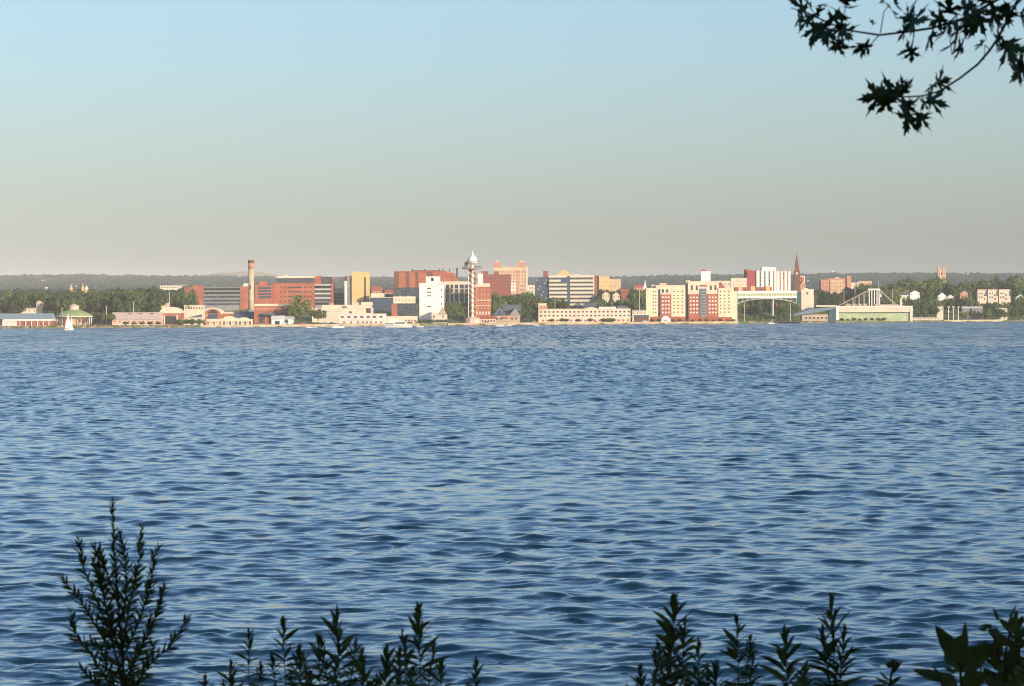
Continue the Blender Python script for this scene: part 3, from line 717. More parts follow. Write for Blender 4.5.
b = T('shop_row', 'low row of orange and brick shopfronts below the white striped block', 'building', 735, 773, 300, 14)
b.wall(BR2, 735, 772, 287.6, 297); 
for p in (738.5, 751, 766): b.box('front_panel', SAND, p, p + 4, 286.2, 296, -.4, 3)
b.wins([745, 748, 758, 761, 764], [289.8], 1.2, 1.3)

# skybridge
b = T('skybridge', 'long white elevated walkway with green glass band on arched trusses', 'bridge', 737.6, 801, 60, 6)
b.box('deck', WHT, 737.8, 797, 296.0, 298.2, -.3, 6.3); b.box('glazing', GGL, 737.8, 797, 293.4, 296.1, .1, 5.9); b.box('roof', WHT, 737.8, 797.2, 290.8, 293.5, -.3, 6.3)
b.box('end_glazing', TGL, 796.8, 801, 292, 303, .4, 5.6)
for p in fr(740, 795, 22): b.box('mullion', WHT, p - .18, p + .18, 293.3, 296.2, -.05, .2)
tr = MB()
for yy in (.3, 5.7):
    pts = [(b.X(738), yy, b.Z(303.6))] + [(b.X(738 + 58 * k / 12), yy, b.Z(303.6 - 5.0 * math.sin(math.pi * k / 12) ** .6)) for k in range(1, 12)] + [(b.X(796.4), yy, b.Z(303.6))]
    tr.tube(pts, .35, 5)
    for k, p in enumerate(pts): tr.tube([p, (p[0], yy, b.Z(298))], .2, 4)
tr.build('arch_truss', OFF, b.root)
for p in (773.4,): b.box('pier', OFF, p - .5, p + .5, 299, None, 1, 4)
b = T('tower_block', 'plain white square tower with a dark shield emblem at the end of the walkway', 'tower', 801, 814.4, 58, 10)
b.wall(CRM, 801.4, 813.8, 289.6, None, 0, 10); zz = b.Z(293.4); xx = b.X(807.4)
MB().prism([(xx - .95, zz + 1.3), (xx - .95, zz), (xx, zz - 1.5), (xx + .95, zz), (xx + .95, zz + 1.3)], -.15, .1).build('shield_emblem', BGL, b.root)
MB().box(xx - .3, xx + .3, -.2, -.1, zz - .5, zz + .5).build('emblem_mark', GRY, b.root)
b.box('stair_head', CRM, 804, 808, 288, 289.6, 3, 7)
b = T('entrance_hall', 'low entrance hall with blue-grey sloping roof below the white square tower', 'hall', 794, 836, 24, 16)
MB().prism([(b.X(793.5), b.Z(315.6)), (b.X(810), b.Z(314.0)), (b.X(835), b.Z(308.8)), (b.X(835), b.Z(306.6)), (b.X(812), b.Z(308.6)), (b.X(793.5), b.Z(314.2))], -1.5, 16).build('roof', mat('slate_blue_roof', (.13, .19, .24), .5, .1, .3), b.root)
b.box('wall', TAN, 802, 829.6, 314.4, None, 1, 15); b.box('wall', TGL, 829, 836, 307.6, None, -.3, 15); b.wins(fr(806, 826, 6), [317.4], 2, 2.6, GLS, 1); b.box('canopy', CRM, 816, 837, 305.2, 306.8, 0, 15)
b.box('sill_band', PRF, 802, 829, 316.2, 316.9, .7, 1.2)
b = T('convention_centre', 'long low white convention hall with green glass front on the water', 'hall', 836, 912.6, 30, 30)
b.box('wall', GGL, 838, 911, 312, None, .8, 28); b.box('roof', CRM, 836, 912.4, 306.6, 312.2, -.6, 30); b.box('end_wall', WHT, 836, 838.6, 307, None, -.9, 29); b.box('end_wall', CRM, 909.8, 912.6, 307, None, -.9, 29)
b.box('roof_edge', WHT, 835.8, 912.6, 306, 307.2, -1.1, 30.2)
for p in fr(841, 907, 23): b.box('mullion', WHT, p - .15, p + .15, 312, 319.4, .55, .9)
b.box('glass_strip', TGL, 838.7, 909.7, 311.8, 313, .2, .9)
b.box('roof_light', TAN, 876, 900, 304.4, 306.1, 8, 20)
# suspension masts
b = T('roof_masts', 'white suspended roof frame with five masts and sloping stays above the convention hall', 'roof frame', 838, 898, 110, 10)
fm = b
b.box('top_beam', WHT, 868.6, 880.4, 288.6, 290.2, 2, 4)
for p in (869.6, 872.2, 874.8, 877.4, 880): b.box('mast', WHT, p - .45, p + .45, 289, None, 2.4, 3.6)
for y in (0, 5.6):
    MB().tube([(b.X(869), y, b.Z(290)), (b.X(838), y, b.Z(306))], .55, 5).build('sloping_beam', TAN, b.root)
    MB().tube([(b.X(880), y, b.Z(290)), (b.X(897), y, b.Z(306))], .5, 5).build('sloping_beam', TAN, b.root)
for k, p in enumerate((845, 852, 858, 863)):
    MB().tube([(b.X(869.6), 3, b.Z(290)), (b.X(p), 3, b.Z(305))], .16, 4).build('stay_cable', GRY, b.root)
for p in (885, 889, 893): MB().tube([(b.X(880), 3, b.Z(290)), (b.X(p), 3, b.Z(305))], .14, 4).build('stay_cable', GRY, b.root)
b.box('stands', TAN, 846, 868, 303.6, None, 4, 10); b.box('roof_panel', OFF, 879.4, 882, 293, 297, 2, 4)
for x0, x1, a, c in ((852, 856, 298, 306), (858, 861, 296, 306), (863, 866, 294, 306)): b.box('column', OFF, x0 + 1, x0 + 1.6, a, c, 2, 3)

b = T('brick_apartments', 'orange brick apartment building with stepped roof beyond the trees at right', 'apartments', 820, 870, 700, 24)
b.wall(BRP, 821, 829.2, 279.8, None, 0, 20); b.wall(PEA, 830.4, 843, 280.4, None, 0, 22); b.wall(BRP, 828.8, 846, 278.6, None, 3, 20)
b.wall(BRP, 847, 851.4, 276.2, None, 1, 12); b.wall(CRM, 851, 858, 283, None, 2, 14); b.wall(PEA, 858, 872, 281.4, None, 2, 14)
b.wins([823, 826.4, 832, 835, 838, 841], [283.4, 286.6, 289.8], 1.0, 1.4, BRB); b.box('roof_cabin', WHT, 836, 840, 277.4, 278.6, 6, 12); b.box('recess', BRN, 829.3, 830.3, 281, None, -.1, 2)
b.wins([861, 865, 869], [284], 1, 1.2, BRB)

# right side
b = T('church', 'pale brick church with twin square towers on the right skyline', 'church', 936, 948, 1500, 24)
b.wall(PEA, 938.2, 941.2, 267.8, None, 0, 7); b.wall(PEA, 942.6, 945.8, 268, None, 0, 7); b.box('wall', PEA, 941, 942.8, 270.2, None, .8, 30); b.box('wall', PEA, 938.8, 945.4, 275, None, 2, 30)
b.wins([939.7, 944.2], [270.4, 274], .8, 1.8, BRN); b.gable('nave', RRF, 936, 948, 278, 281, 6, 34, 'y')
b.box('window', BRN, 941.5, 942.3, 272, 275, .4, 1)
b = T('townhouses', 'three-part cream townhouse block with flat reddish parapets among the trees at far right', 'apartments', 977, 1011.4, 300, 14)
for i, (x0, x1) in enumerate(((977.6, 987), (988, 998), (999, 1010.6))):
    b.wall(CRM, x0, x1, 290.4 - .1 * i, None, 0, 14, RRF); b.box('parapet', PRF, x0, x1 - .6, 289.4, 290.3, -.35, 1)
    b.wins([x0 + 2, x0 + 4.4], [293.4, 297.2], 1.2, 1.6); b.box('roof_valley', SRF, x1 - 1.4, x1 + .4, 290.6, 296, -.3, .3); b.wins([x0 + 7], [295, 299], 1.4, 1.8, BRN)

SMALL = [  # px0,px1,peak,eave,t,wall,roof,label
 (0, 5.5, 297.4, 299, 150, 'BRP', 'PRF', 'peach brick house at the far left edge beneath the trees', 'y'),
 (36, 42.5, 300.6, 302.4, 145, 'CRM', 'CRM', 'narrow cream house among the trees above the blue roof', 'y'),
 (19, 36, 307.6, 308.8, 140, 'CRM', 'CRM', 'low cream outbuilding left of the narrow cream house', 'x'),
 (52, 63.5, 301.8, 305.4, 142, 'WHT', 'PRF', 'white gabled house behind the round green pavilion', 'y'),
 (154, 168, 302.2, 304.4, 130, 'CRM', 'PRF', 'pink-roofed house among the trees above the boathouse', 'x'),
 (184, 193, 287.2, 289.4, 420, 'BR', 'RRF', 'small red brick house against the left end of the long brick office', 'x'),
 (602, 610, 291.4, 294.2, 250, 'CRM', 'RRF', 'cream gabled house with red roof behind the waterfront hotel', 'y'),
 (612.5, 620, 291.8, 295.0, 246, 'CRM', 'BRB', 'cream house with brown gable right of the red-roofed one', 'y'),
 (621, 629, 289.2, 291.6, 330, 'BRB', 'RRF', 'red brick house behind the right end of the hotel', 'x'),
 (634, 646, 284.8, 287.4, 430, 'BRP', 'RRF', 'pinkish brick house left of the apartment blocks', 'x'),
 (899.6, 909, 292.4, 295, 260, 'OFF', 'SRF', 'grey-roofed white house at the right end of the convention hall trees', 'x'),
 (910, 920, 290.4, 292.8, 250, 'WHT', 'PRF', 'white house among trees behind the convention hall end', 'y'),
 (938, 946.6, 292.6, 296, 200, 'WHT', 'OFF', 'bright white gabled house under the twin-towered church', 'y'),
 (947, 954, 294.6, 297, 205, 'OFF', 'PRF', 'small off-white house right of the bright white gabled one', 'y'),
 (960, 968.6, 290.8, 294, 220, 'BRP', 'PRF', 'narrow pink house left of the townhouses', 'y'),
 (1015.6, 1026, 293.8, 297, 220, 'OFF', 'SRF', 'white house with steep dark gable at the right edge', 'y'),
 (962, 983, 306.4, 308.2, 60, 'GRY', 'OFF', 'long low white pavilion roof among trees at the right shore', 'x'),
 (936, 943.6, 306.2, 308, 60, 'CRM', 'OFF', 'small cream kiosk left of the white pylons', 'x'),
 (996, 1007.6, 308, 310.4, 50, 'OFF', 'PRF', 'pink-roofed cabin in the shrubs near the right edge', 'x'),
 (632, 646.5, 309.8, 311.2, 60, 'CRM', 'CRM', 'low cream building between hotel and apartment blocks', 'x'),
 (634, 649, 315, 317.2, 24, 'BRN', 'SRF', 'dark low shed left of the apartment blocks', 'x'),
 (776, 785, 303.6, 304.8, 228, 'BR', 'RRF', 'small orange brick hut on the grass below the walkway', 'x'),
 (912.5, 937, 317.2, 318.4, 24, 'CRM', 'CRM', 'long low cream wall-like shed right of the convention hall', 'x'),
]
G = globals()
for x0, x1, pk, ev, t, wm, rm, lab, ax in SMALL:
    nm = 'shed' if ('shed' in lab or 'outbuilding' in lab or 'hut' in lab or 'kiosk' in lab) else ('pavilion' if 'pavilion roof' in lab else ('cabin' if 'cabin' in lab else 'house'))
    b = T(nm, lab, nm, x0, x1, t, 9)
    b.box('wall', G[wm], x0 + .3, x1 - .3, ev - .05); b.gable('roof', G[rm], x0, x1, pk, ev, -.4, 9.4, ax)
    if ax == 'y': b.gable('gable_wall', G[wm], x0 + .4, x1 - .4, pk + .5, ev, -.5, 0, 'y')
    k = max(2, int((x1 - x0) / 3.5)); b.wins(fr(x0 + 1.6, x1 - 1.6, k), [ev + 1.8], .9, 1.2)

# far churches at left
for i, (px, top, lab) in enumerate([(71, 283.4, 'golden church spire with thin tip, leftmost of three above the left trees'), (82.6, 282.8, 'golden church spire with thin tip, middle of three above the left trees'), (86.4, 285.4, 'stouter golden church spire, rightmost of three above the left trees')]):
    b = T('church_tower', lab, 'church', px - 2.4, px + 2.4, 1300, 6, 'church towers above the left trees')
    s = b.s
    b.box('tower', SAND, px - 1.2 - .4 * (i == 2), px + 1.2 + .4 * (i == 2), 289, None, 0, 3.4)
    MB().lathe(0, 1.7, [(1.9 * s, b.Z(289.2)), (1.5 * s, b.Z(288)), (.6 * s, b.Z(286.6)), (.15, b.Z(top))], 8).build('spire', SAND if i < 2 else WHT, b.root)
    b.box('nave', PRF, px - 2.6, px + 1, 290.6, None, 3.5, 24)
b = T('steeple', 'thin white church steeple above the roofs left of the apartment blocks', 'church', 643, 648, 400, 6)
b.box('tower', WHT, 643.6, 646.6, 286, None, 0, 3); MB().lathe(b.X(645.1), 1.5, [(1.4 * b.s, b.Z(286.2)), (.15, b.Z(280))], 6).build('spire', WHT, b.root); b.box('nave', OFF, 644, 650, 288.6, None, 3.2, 14)
for px, top, t, lab in [(833, 270.8, 7150, 'white water tank on the far ridge right of the church spire'), (968, 273.4, 6800, 'white water tank on the far ridge above the right-hand trees'), (46, 287, 2600, 'pale water tower on the hillside at left')]:
    b = T('water_tower', lab, 'water tower', px - 2, px + 2, t, 6)
    s = b.s; zt = b.Z(top); r_ = 1.6 * s
    MB().lathe(0, 3, [(.5 * s, -2), (.4 * s, zt - r_ * 1.1)], 8).build('stem', OFF, b.root); MB().lathe(0, 3, [(.5 * s, zt - r_ * 1.15), (r_, zt - r_ * .8), (r_, zt - r_ * .3), (r_ * .3, zt)], 14).build('tank', WHT, b.root)
b = T('white_warehouse', 'long flat white warehouse roof on the hillside at upper left', 'warehouse', 160, 179, 2200, 50)
b.wall(CRM, 160, 178, 285.8); b.wins(fr(162, 176, 6), [287.4], 1.4, 1)

# distant small houses on the slope
hp = []
for i in range(95):
    px = rng.uniform(5, 1020); t = rng.uniform(1500, 5600)
    hp.append((px, t))
protoH = None; HH = []
for i, (px, t) in enumerate(hp):
    Y = Ys(px) + t; x = (px - CX) / F * Y; g = gz(x, Y)
    if protoH is None:
        rt_ = empty('hillside_house', (x, Y, g)); MB().box(-8, 8, 0, 10, -1, 11).build('wall', WHT, rt_)
        MB().add([(-8.6, -.5, 11), (8.6, -.5, 11), (8.6, 10.5, 11), (-8.6, 10.5, 11), (-8.6, 5, 15), (8.6, 5, 15)], [(0, 3, 2, 1), (0, 1, 5, 4), (2, 3, 4, 5), (1, 2, 5), (3, 0, 4)]).build('roof', PRF, rt_)
        protoH = rt_
    else:
        rt_ = protoH.copy(); C.objects.link(rt_); rt_.location = (x, Y, g)
        for ch in protoH.children:
            c = ch.copy(); C.objects.link(c); c.parent = rt_
    k = rng.uniform(.45, .95); rt_.scale = (k * rng.uniform(.7, 1.5), k, k * rng.uniform(.8, 1.15)); rt_.rotation_euler[2] = rng.uniform(-.5, .5)
    tag(rt_, 'tiny pale house on the far hillside', 'house', 'pale houses on the far hillside'); HH.append((rt_, px, t))

# ------------------------------------------------------------------ trees
def crown_mesh(seed, n=900, shape=(1, 1, 1), leaf=.06, cl=14, m=None):
    q = np.random.default_rng(seed)
    # clump centres on/in an ellipsoid, unit crown radius .5, height from 0.15 to 1
    cc = q.normal(size=(cl, 3)); cc /= np.linalg.norm(cc, axis=1)[:, None]
    cc *= q.uniform(.35, .85, (cl, 1)); cc[:, 2] = np.clip(cc[:, 2], -.7, .95)
    cr = q.uniform(.30, .50, cl)
    P = []; Nn = []
    for c, r in zip(cc, cr):
        k = n // cl
        d = q.normal(size=(k, 3)); d /= np.linalg.norm(d, axis=1)[:, None]
        P.append(c + d * r * q.uniform(.6, 1.05, (k, 1))); Nn.append(d)
    P = np.concatenate(P); Nn = np.concatenate(Nn)
    P = P * np.array([.36 * shape[0], .36 * shape[1], .36 * shape[2]]) + np.array([0, 0, .62])
    P[:, 2] = np.clip(P[:, 2], .06, 2)
    nrm = Nn + q.normal(size=Nn.shape) * .45; nrm /= np.linalg.norm(nrm, axis=1)[:, None]
    a = np.cross(nrm, q.normal(size=nrm.shape)); a /= np.linalg.norm(a, axis=1)[:, None]
    b_ = np.cross(nrm, a); s = leaf * q.uniform(.6, 1.4, (len(P), 1))
    V = np.stack([P - a * s - b_ * s * .6, P + a * s * .9 - b_ * s * .5, P + a * s + b_ * s * .7, P - a * s * .7 + b_ * s * .6], axis=1).reshape(-1, 3)
    Q = np.arange(len(V)).reshape(-1, 4)
    return np_mesh('crown', V, Q, m or LF1)

def trunk_mesh(seed):
    q = random.Random(seed); b = MB()
    b.tube([(0, 0, -.06), (.01, 0, .25), (0, .01, .55), (.01, 0, .8)], [.028, .022, .014, .004], 6)
    for i in range(4):
        a = q.uniform(0, 6.28); z = q.uniform(.25, .45)
        b.tube([(0, 0, z), (.13 * math.cos(a), .13 * math.sin(a), z + .16), (.22 * math.cos(a), .22 * math.sin(a), z + .3)], [.012, .008, .003], 4)
    return b.build('trunk', TRK)
PROTO = []
SH = [(1, 1, 1), (1.15, 1.15, .85), (.75, .75, 1.15), (1.0, 1.0, 1.0), (1.3, 1.2, .8), (.55, .55, 1.25)]
for i, sh in enumerate(SH):
    for mm_ in (LF1, LFD):
        PROTO.append((crown_mesh(40 + i, 1300, sh, .033, 18, mm_), trunk_mesh(i)))
for c, t_ in PROTO:
    for o in (c, t_):
        for coll in list(o.users_collection): coll.objects.unlink(o)

def tree(px, t, hpx, label, group=None, kind=None, dark=None, wide=1.0, name='tree'):
    Y = Ys(px) + t; x = (px - CX) / F * Y; g = ground(px, t)
    h = hpx * Y / F
    r = empty(name, (x, Y, g - .1), rng.uniform(0, 6.28)); r.scale = (h * wide, h * wide, h)
    k = (kind if kind is not None else rng.randrange(len(SH))) * 2 + (dark if dark is not None else (1 if rng.random() < .45 else 0))
    for src in (PROTO[k][0], PROTO[k][1]):
        o = src.copy(); C.objects.link(o); o.parent = r
    tag(r, label, 'tree', group)
    if group: AUTO.append((r, px, t, hpx, k))
    return r
AUTO = []
LM = [(4, 'at the far left edge'), (18, 'over the left half of the blue roof'), (40, 'over the right half of the blue roof'), (60, 'left of the round pavilion cupola'), (78, 'right of the round pavilion cupola'), (97, 'right of the round pavilion'),
      (112, 'over the left end of the pink roof'), (128, 'over the pink roof, left part'), (144, 'over the pink roof, right part'), (162, 'over the boathouse'), (182, 'over the slate-roofed wing'), (300, 'beside the wide brick office'), (358, 'right of the yellow tower'), (375, 'by the small red roofs'), (390, 'left of the striped brick block'),
      (430, 'below the white grain building'), (452, 'left of the tall tower'), (494, 'over the gabled restaurant'), (508, 'below the brown brick block'), (520, 'below the peach tower'), (534, 'left of the hotel'), (549, 'over the hotel orange panel'), (564, 'before the striped office'),
      (580, 'before the hotel middle'), (600, 'below the peach stepped block'), (614, 'before the gabled white houses'), (630, 'over the hotel right end'), (642, 'left of the apartment blocks'), (665, 'before the left apartment block'), (710, 'before the right apartment block'), (745, 'under the left end of the walkway'), (760, 'under the walkway left part'), (776, 'under the walkway middle'), (793, 'under the walkway right end'),
      (810, 'behind the white square tower'), (826, 'below the orange brick apartments'), (842, 'over the left end of the convention hall'), (858, 'behind the sloping stays'), (875, 'behind the white masts'), (892, 'right of the white masts'), (908, 'over the right end of the convention hall'), (924, 'left of the bright white gabled house'),
      (941, 'under the twin-towered church'), (956, 'right of the bright white gabled house'), (972, 'left of the townhouses'), (986, 'by the left townhouse'), (1000, 'by the right townhouse'), (1016, 'at the right edge')]
SHN = ['round', 'broad', 'slim', 'round', 'low wide', 'narrow upright']
def relabel():
    ent = []
    for r, px, t, hpx, k in AUTO:
        lm = min(LM, key=lambda a: abs(a[0] - px))[1]
        word = r['category']
        row = 'near the shore' if t < 95 else ('on the bluff' if t < 210 else 'farther back')
        ent.append([r, px, ('dark' if k % 2 else 'light green') + ' ' + SHN[k // 2] + ' ' + word + ' ' + row + ' ' + lm])
    by = {}
    for e in ent: by.setdefault(e[2], []).append(e)
    nth = ['second', 'third', 'fourth', 'fifth', 'sixth']
    for lab, es in by.items():
        es.sort(key=lambda e: e[1]); n = len(es)
        for i, e in enumerate(es):
            suf = '' if n == 1 else (', left one' if i == 0 and n == 2 else ', right one' if n == 2 else ', leftmost' if i == 0 else ', rightmost' if i == n - 1 else ', middle one' if n == 3 else ', ' + nth[i - 1] + ' from left')
            L_ = lab + suf
            if len(L_.split()) > 16:
                for w_ in (' near the shore', ' on the bluff', ' farther back'): L_ = L_.replace(w_, '')
            e[0]['label'] = L_
def tree_top(px, t, top, *a, **k):
    """tree whose top is at image row `top`"""
    Y = Ys(px) + t; h = (at(px, top, Y).z - ground(px, t)) / Y * F
    return tree(px, t, max(h, 2.5), *a, **k)

tree_top(300, 26, 295.4, 'large round green tree on the quay in front of the wide brick office', None, 0, 0, 1.0)
tree_top(318, 24, 307.6, 'smaller round tree on the quay right of the large round tree', None, 1, 0, 1.2)
tree_top(290.5, 30, 304, 'narrow lower tree against the left side of the large round tree', None, 2, 1, 1.0)
for px, top in ((451, 302), (458.5, 301), (464.5, 306)): tree_top(px, 45, top, 'leafy tree between white grain building and tall tower', 'trees left of the tall tower', 0, None, .9)
Z = [  # px0,px1,n,t0,t1,top0,top1,label,group
 (2, 60, 20, 130, 190, 290, 297, 'green tree in the belt behind the blue-roofed pavilion', 'trees behind the blue roofed pavilion'),
 (60, 112, 20, 120, 190, 288, 296, 'green tree in the belt behind the round green pavilion', 'trees behind the round pavilion'),
 (110, 156, 20, 100, 180, 286, 294, 'tall green tree behind the long pink-roofed shed', 'tall trees behind the pink roofed shed'),
 (156, 195, 14, 130, 200, 288, 296, 'green tree above the boathouse roof', 'trees above the boathouse'),
 (92, 112, 7, 40, 90, 309, 315, 'low tree on the lawn between round pavilion and shed', 'low trees beside the round pavilion'),
 (490, 538, 22, 100, 200, 291, 300, 'green tree on the bluff below the brown brick block', 'trees below the brown brick block'),
 (512, 538, 9, 40, 90, 302, 311, 'tree at the foot of the bluff left of the waterfront hotel', 'trees left of the waterfront hotel'),
 (546, 568, 6, 130, 200, 296, 301, 'tree in front of the striped office', 'trees before the striped office'),
 (594, 646, 18, 130, 220, 296, 302, 'tree behind the waterfront hotel roof', 'trees behind the waterfront hotel'),
 (596, 646, 12, 260, 420, 287, 293, 'dark tree between the red-roofed houses', 'trees between red roofed houses'),
 (739, 800, 13, 110, 200, 299, 306, 'tree on the grassy slope under the walkway', 'trees under the walkway'),
 (738, 796, 9, 30, 70, 311, 317, 'low bush-like tree on the shore below the walkway', 'low trees below the walkway'),
 (738, 800, 16, 235, 290, 293, 298, 'tree behind the grassy slope', 'trees behind the grassy slope'),
 (806, 846, 16, 220, 360, 287, 297, 'dark tree below the orange brick apartments', 'trees below the brick apartments'),
 (846, 900, 18, 230, 420, 280, 292, 'tree behind the white masts', 'trees behind the white masts'),
 (896, 1024, 34, 300, 600, 275, 288, 'tall tree on the right skyline below the ridge', 'tall trees at right'),
 (906, 1024, 26, 120, 200, 292, 303, 'green tree around the right-hand houses', 'trees around the right hand houses'),
 (916, 936, 6, 40, 80, 296, 306, 'green tree right of the convention hall', 'trees right of the convention hall'),
 (984, 1030, 12, 18, 60, 303, 313, 'leafy tree on the shore at the right edge', 'shore trees at the right edge'),
 (960, 990, 6, 26, 50, 308, 314, 'dark low tree beside the white pavilion roof', 'low trees beside the white pavilion'),
 (352, 394, 8, 420, 620, 291, 296, 'tree between yellow tower and striped brick block', 'trees right of the yellow tower'),
]
for x0, x1, n, t0, t1, a, c, lab, grp in Z:
    for i in range(n):
        px = x0 + (x1 - x0) * (i + .5) / n + rng.uniform(-1.5, 1.5)
        t = rng.uniform(t0, t1)
        fr_ = (t - t0) / max(1, t1 - t0)
        hide = grp == 'trees around the right hand houses' and any(u <= px <= v for u, v in ((974, 1013), (935, 950), (957, 970), (897, 921)))
        tree_top(px, t, ((301 if px > 974 else 296.5) + rng.random() * 2.5) if hide else c + (a - c) * (fr_ * .6 + rng.random() * .4), lab, grp, None, None, rng.uniform(.8, 1.25))
# shrubs
def shrub(px, t, top, lab, grp):
    r = tree_top(px, t, top - 1.0, lab, grp, 4, None, 1.3, 'shrub'); r['category'] = 'shrub'; r.location.z -= r.scale.z * .22
    return r
for px in (179, 186, 192, 200): shrub(px, 10, 317.6, 'small round shrub on the quay before the low slate-roofed wing', 'quay shrubs')
for px in fr(421, 445, 7): shrub(px, 12, 318.6, 'low green shrub on the bank below the white grain building', 'bank shrubs below the grain building')
for px in (552, 562, 566, 578, 590, 604, 609, 613, 622): shrub(px, 16, 317 + rng.uniform(-1, 1.4), 'small tree in front of the waterfront hotel', 'small trees before the hotel')
for px in fr(652, 734, 13): shrub(px, 14, 318.8 + rng.uniform(-.6, .6), 'low shrub at the foot of the apartment blocks', 'shrubs before the apartment blocks')
for px in fr(842, 908, 12): shrub(px, 10, 317.6 + rng.uniform(-.8, .8), 'low shrub on the rocks before the convention hall', 'shrubs before the convention hall')
for px in fr(126, 158, 5): shrub(px, 14, 320.6, 'low shrub before the pink-roofed shed', 'shrubs before the pink roofed shed')

relabel()
SKY_LM = [(8, 'at the far left'), (36, 'above the blue-roofed pavilion'), (72, 'near the golden spires'), (110, 'left of the pale mast'), (140, 'above the pink-roofed shed'), (170, 'above the boathouse'), (220, 'behind the long brick office'), (262, 'right of the tall chimney'), (338, 'left of the yellow tower'), (383, 'right of the yellow tower'), (440, 'behind the striped brick block'),
          (500, 'behind the peach tower'), (535, 'left of the striped office'), (596, 'right of the striped office'), (632, 'right of the peach stepped block'), (665, 'above the left apartment block'), (725, 'above the right apartment block'), (775, 'behind the white striped block'), (815, 'right of the church spire'), (845, 'above the orange brick apartments'), (885, 'above the white masts'), (918, 'left of the twin-towered church'), (958, 'right of the twin-towered church'), (995, 'above the townhouses'), (1018, 'at the far right')]
by = {}
for r_h, px, t in HH:
    lab = 'tiny pale house ' + ('low on' if t < 2700 else 'halfway up' if t < 4200 else 'high on') + ' the hillside ' + min(SKY_LM, key=lambda a: abs(a[0] - px))[1]

    by.setdefault(lab, []).append((px, r_h))
for lab, es in by.items():
    es.sort(key=lambda e: e[0]); n = len(es)
    for i, e in enumerate(es): e[1]['label'] = lab + ('' if n == 1 else ', left one' if i == 0 else ', right one' if i == n - 1 else ', ' + ['second', 'third', 'fourth'][min(2, i - 1)] + ' from left')

# forest on the slopes (one mass)
def forest():
    ph = (1 + 5 ** .5) / 2
    iv = np.array([(-1, ph, 0), (1, ph, 0), (-1, -ph, 0), (1, -ph, 0), (0, -1, ph), (0, 1, ph), (0, -1, -ph), (0, 1, -ph), (ph, 0, -1), (ph, 0, 1), (-ph, 0, -1), (-ph, 0, 1)]) / math.hypot(1, ph)
    it = [(0, 11, 5), (0, 5, 1), (0, 1, 7), (0, 7, 10), (0, 10, 11), (1, 5, 9), (5, 11, 4), (11, 10, 2), (10, 7, 6), (7, 1, 8), (3, 9, 4), (3, 4, 2), (3, 2, 6), (3, 6, 8), (3, 8, 9), (4, 9, 5), (2, 4, 11), (6, 2, 10), (8, 6, 7), (9, 8, 1)]
    # subdivide once
    vs = [tuple(v) for v in iv]; cache = {}; fs = []
    def midp(a, b):
        k = (min(a, b), max(a, b))
        if k not in cache:
            v = (np.array(vs[a]) + np.array(vs[b])); v /= np.linalg.norm(v); vs.append(tuple(v)); cache[k] = len(vs) - 1
        return cache[k]
    for a, b, c in it:
        x, y, z = midp(a, b), midp(b, c), midp(c, a); fs += [(a, x, z), (b, y, x), (c, z, y), (x, y, z)]
    S = np.array(vs); Fc = np.array(fs)
    pos = []
    for t in np.concatenate([np.linspace(460, 2000, 26), np.linspace(2060, 7250, 66)]):
        px = -60.0
        while px < 1090:
            tt = t + rng.uniform(-40, 40); Y = Ys(px) + tt; x = (px - CX) / F * Y
            hgt = rng.uniform(9, 17) * (1.0 if t > 1200 else .85)
            dens = .5 + .5 * math.sin(px * .035 + t * .0021) * math.sin(px * .011 - t * .0013)
            if rng.random() < .62 + .38 * dens:
                pos.append((x, Y, gz(x, Y), hgt))
            px += rng.uniform(5, 13) / (Y / F) * (1.0 if t > 2000 else 1.3)
    pos = np.array(pos); n = len(pos); k = len(S)
    q = np.random.default_rng(8)
    V = S[None] * q.uniform(.72, 1.25, (n, k, 1))
    rad = pos[:, 3] * q.uniform(.42, .75, n)
    V = V * np.stack([rad, rad, pos[:, 3] * .5], axis=1)[:, None, :]
    V = V + np.stack([pos[:, 0], pos[:, 1], pos[:, 2] + pos[:, 3] * .45], axis=1)[:, None, :]
    Q = (Fc[None] + (np.arange(n) * k)[:, None, None]).reshape(-1, 3)
    o = np_mesh('forest', V.reshape(-1, 3), Q, FOR)
    tag(o, 'hazy dark green woods covering the far hillside up to the ridge', 'forest', None, 'stuff')
    print('forest', n)
forest()

# shore rocks (riprap, uncountable)
def rocks():
    q = random.Random(4); b = MB(); px = -30.0
    while px < 1060:
        for _ in range(2):
            t = q.uniform(-1.5, 5); Y = Ys(px) + t; x = (px - CX) / F * Y; r = q.uniform(.35, 1.0)
            z = ground(px, t)
            pts = []
            for i in range(6):
                a = i * math.pi / 3; pts.append((x + r * q.uniform(.7, 1.2) * math.cos(a), Y + r * q.uniform(.7, 1.2) * math.sin(a), z - .5))
            top = [(x + (p[0] - x) * q.uniform(.5, .8), Y + (p[1] - Y) * q.uniform(.5, .8), z + r * q.uniform(.4, .9)) for p in pts]
            b.add(pts + top, [tuple(range(5, -1, -1)), tuple(range(6, 12))] + [(i, (i + 1) % 6, (i + 1) % 6 + 6, i + 6) for i in range(6)])
        px += q.uniform(.6, 1.6)
    tag(b.build('shore_rocks', ROCK), 'band of pale rocks along the waterline of the far shore', 'rocks', None, 'stuff')
rocks()
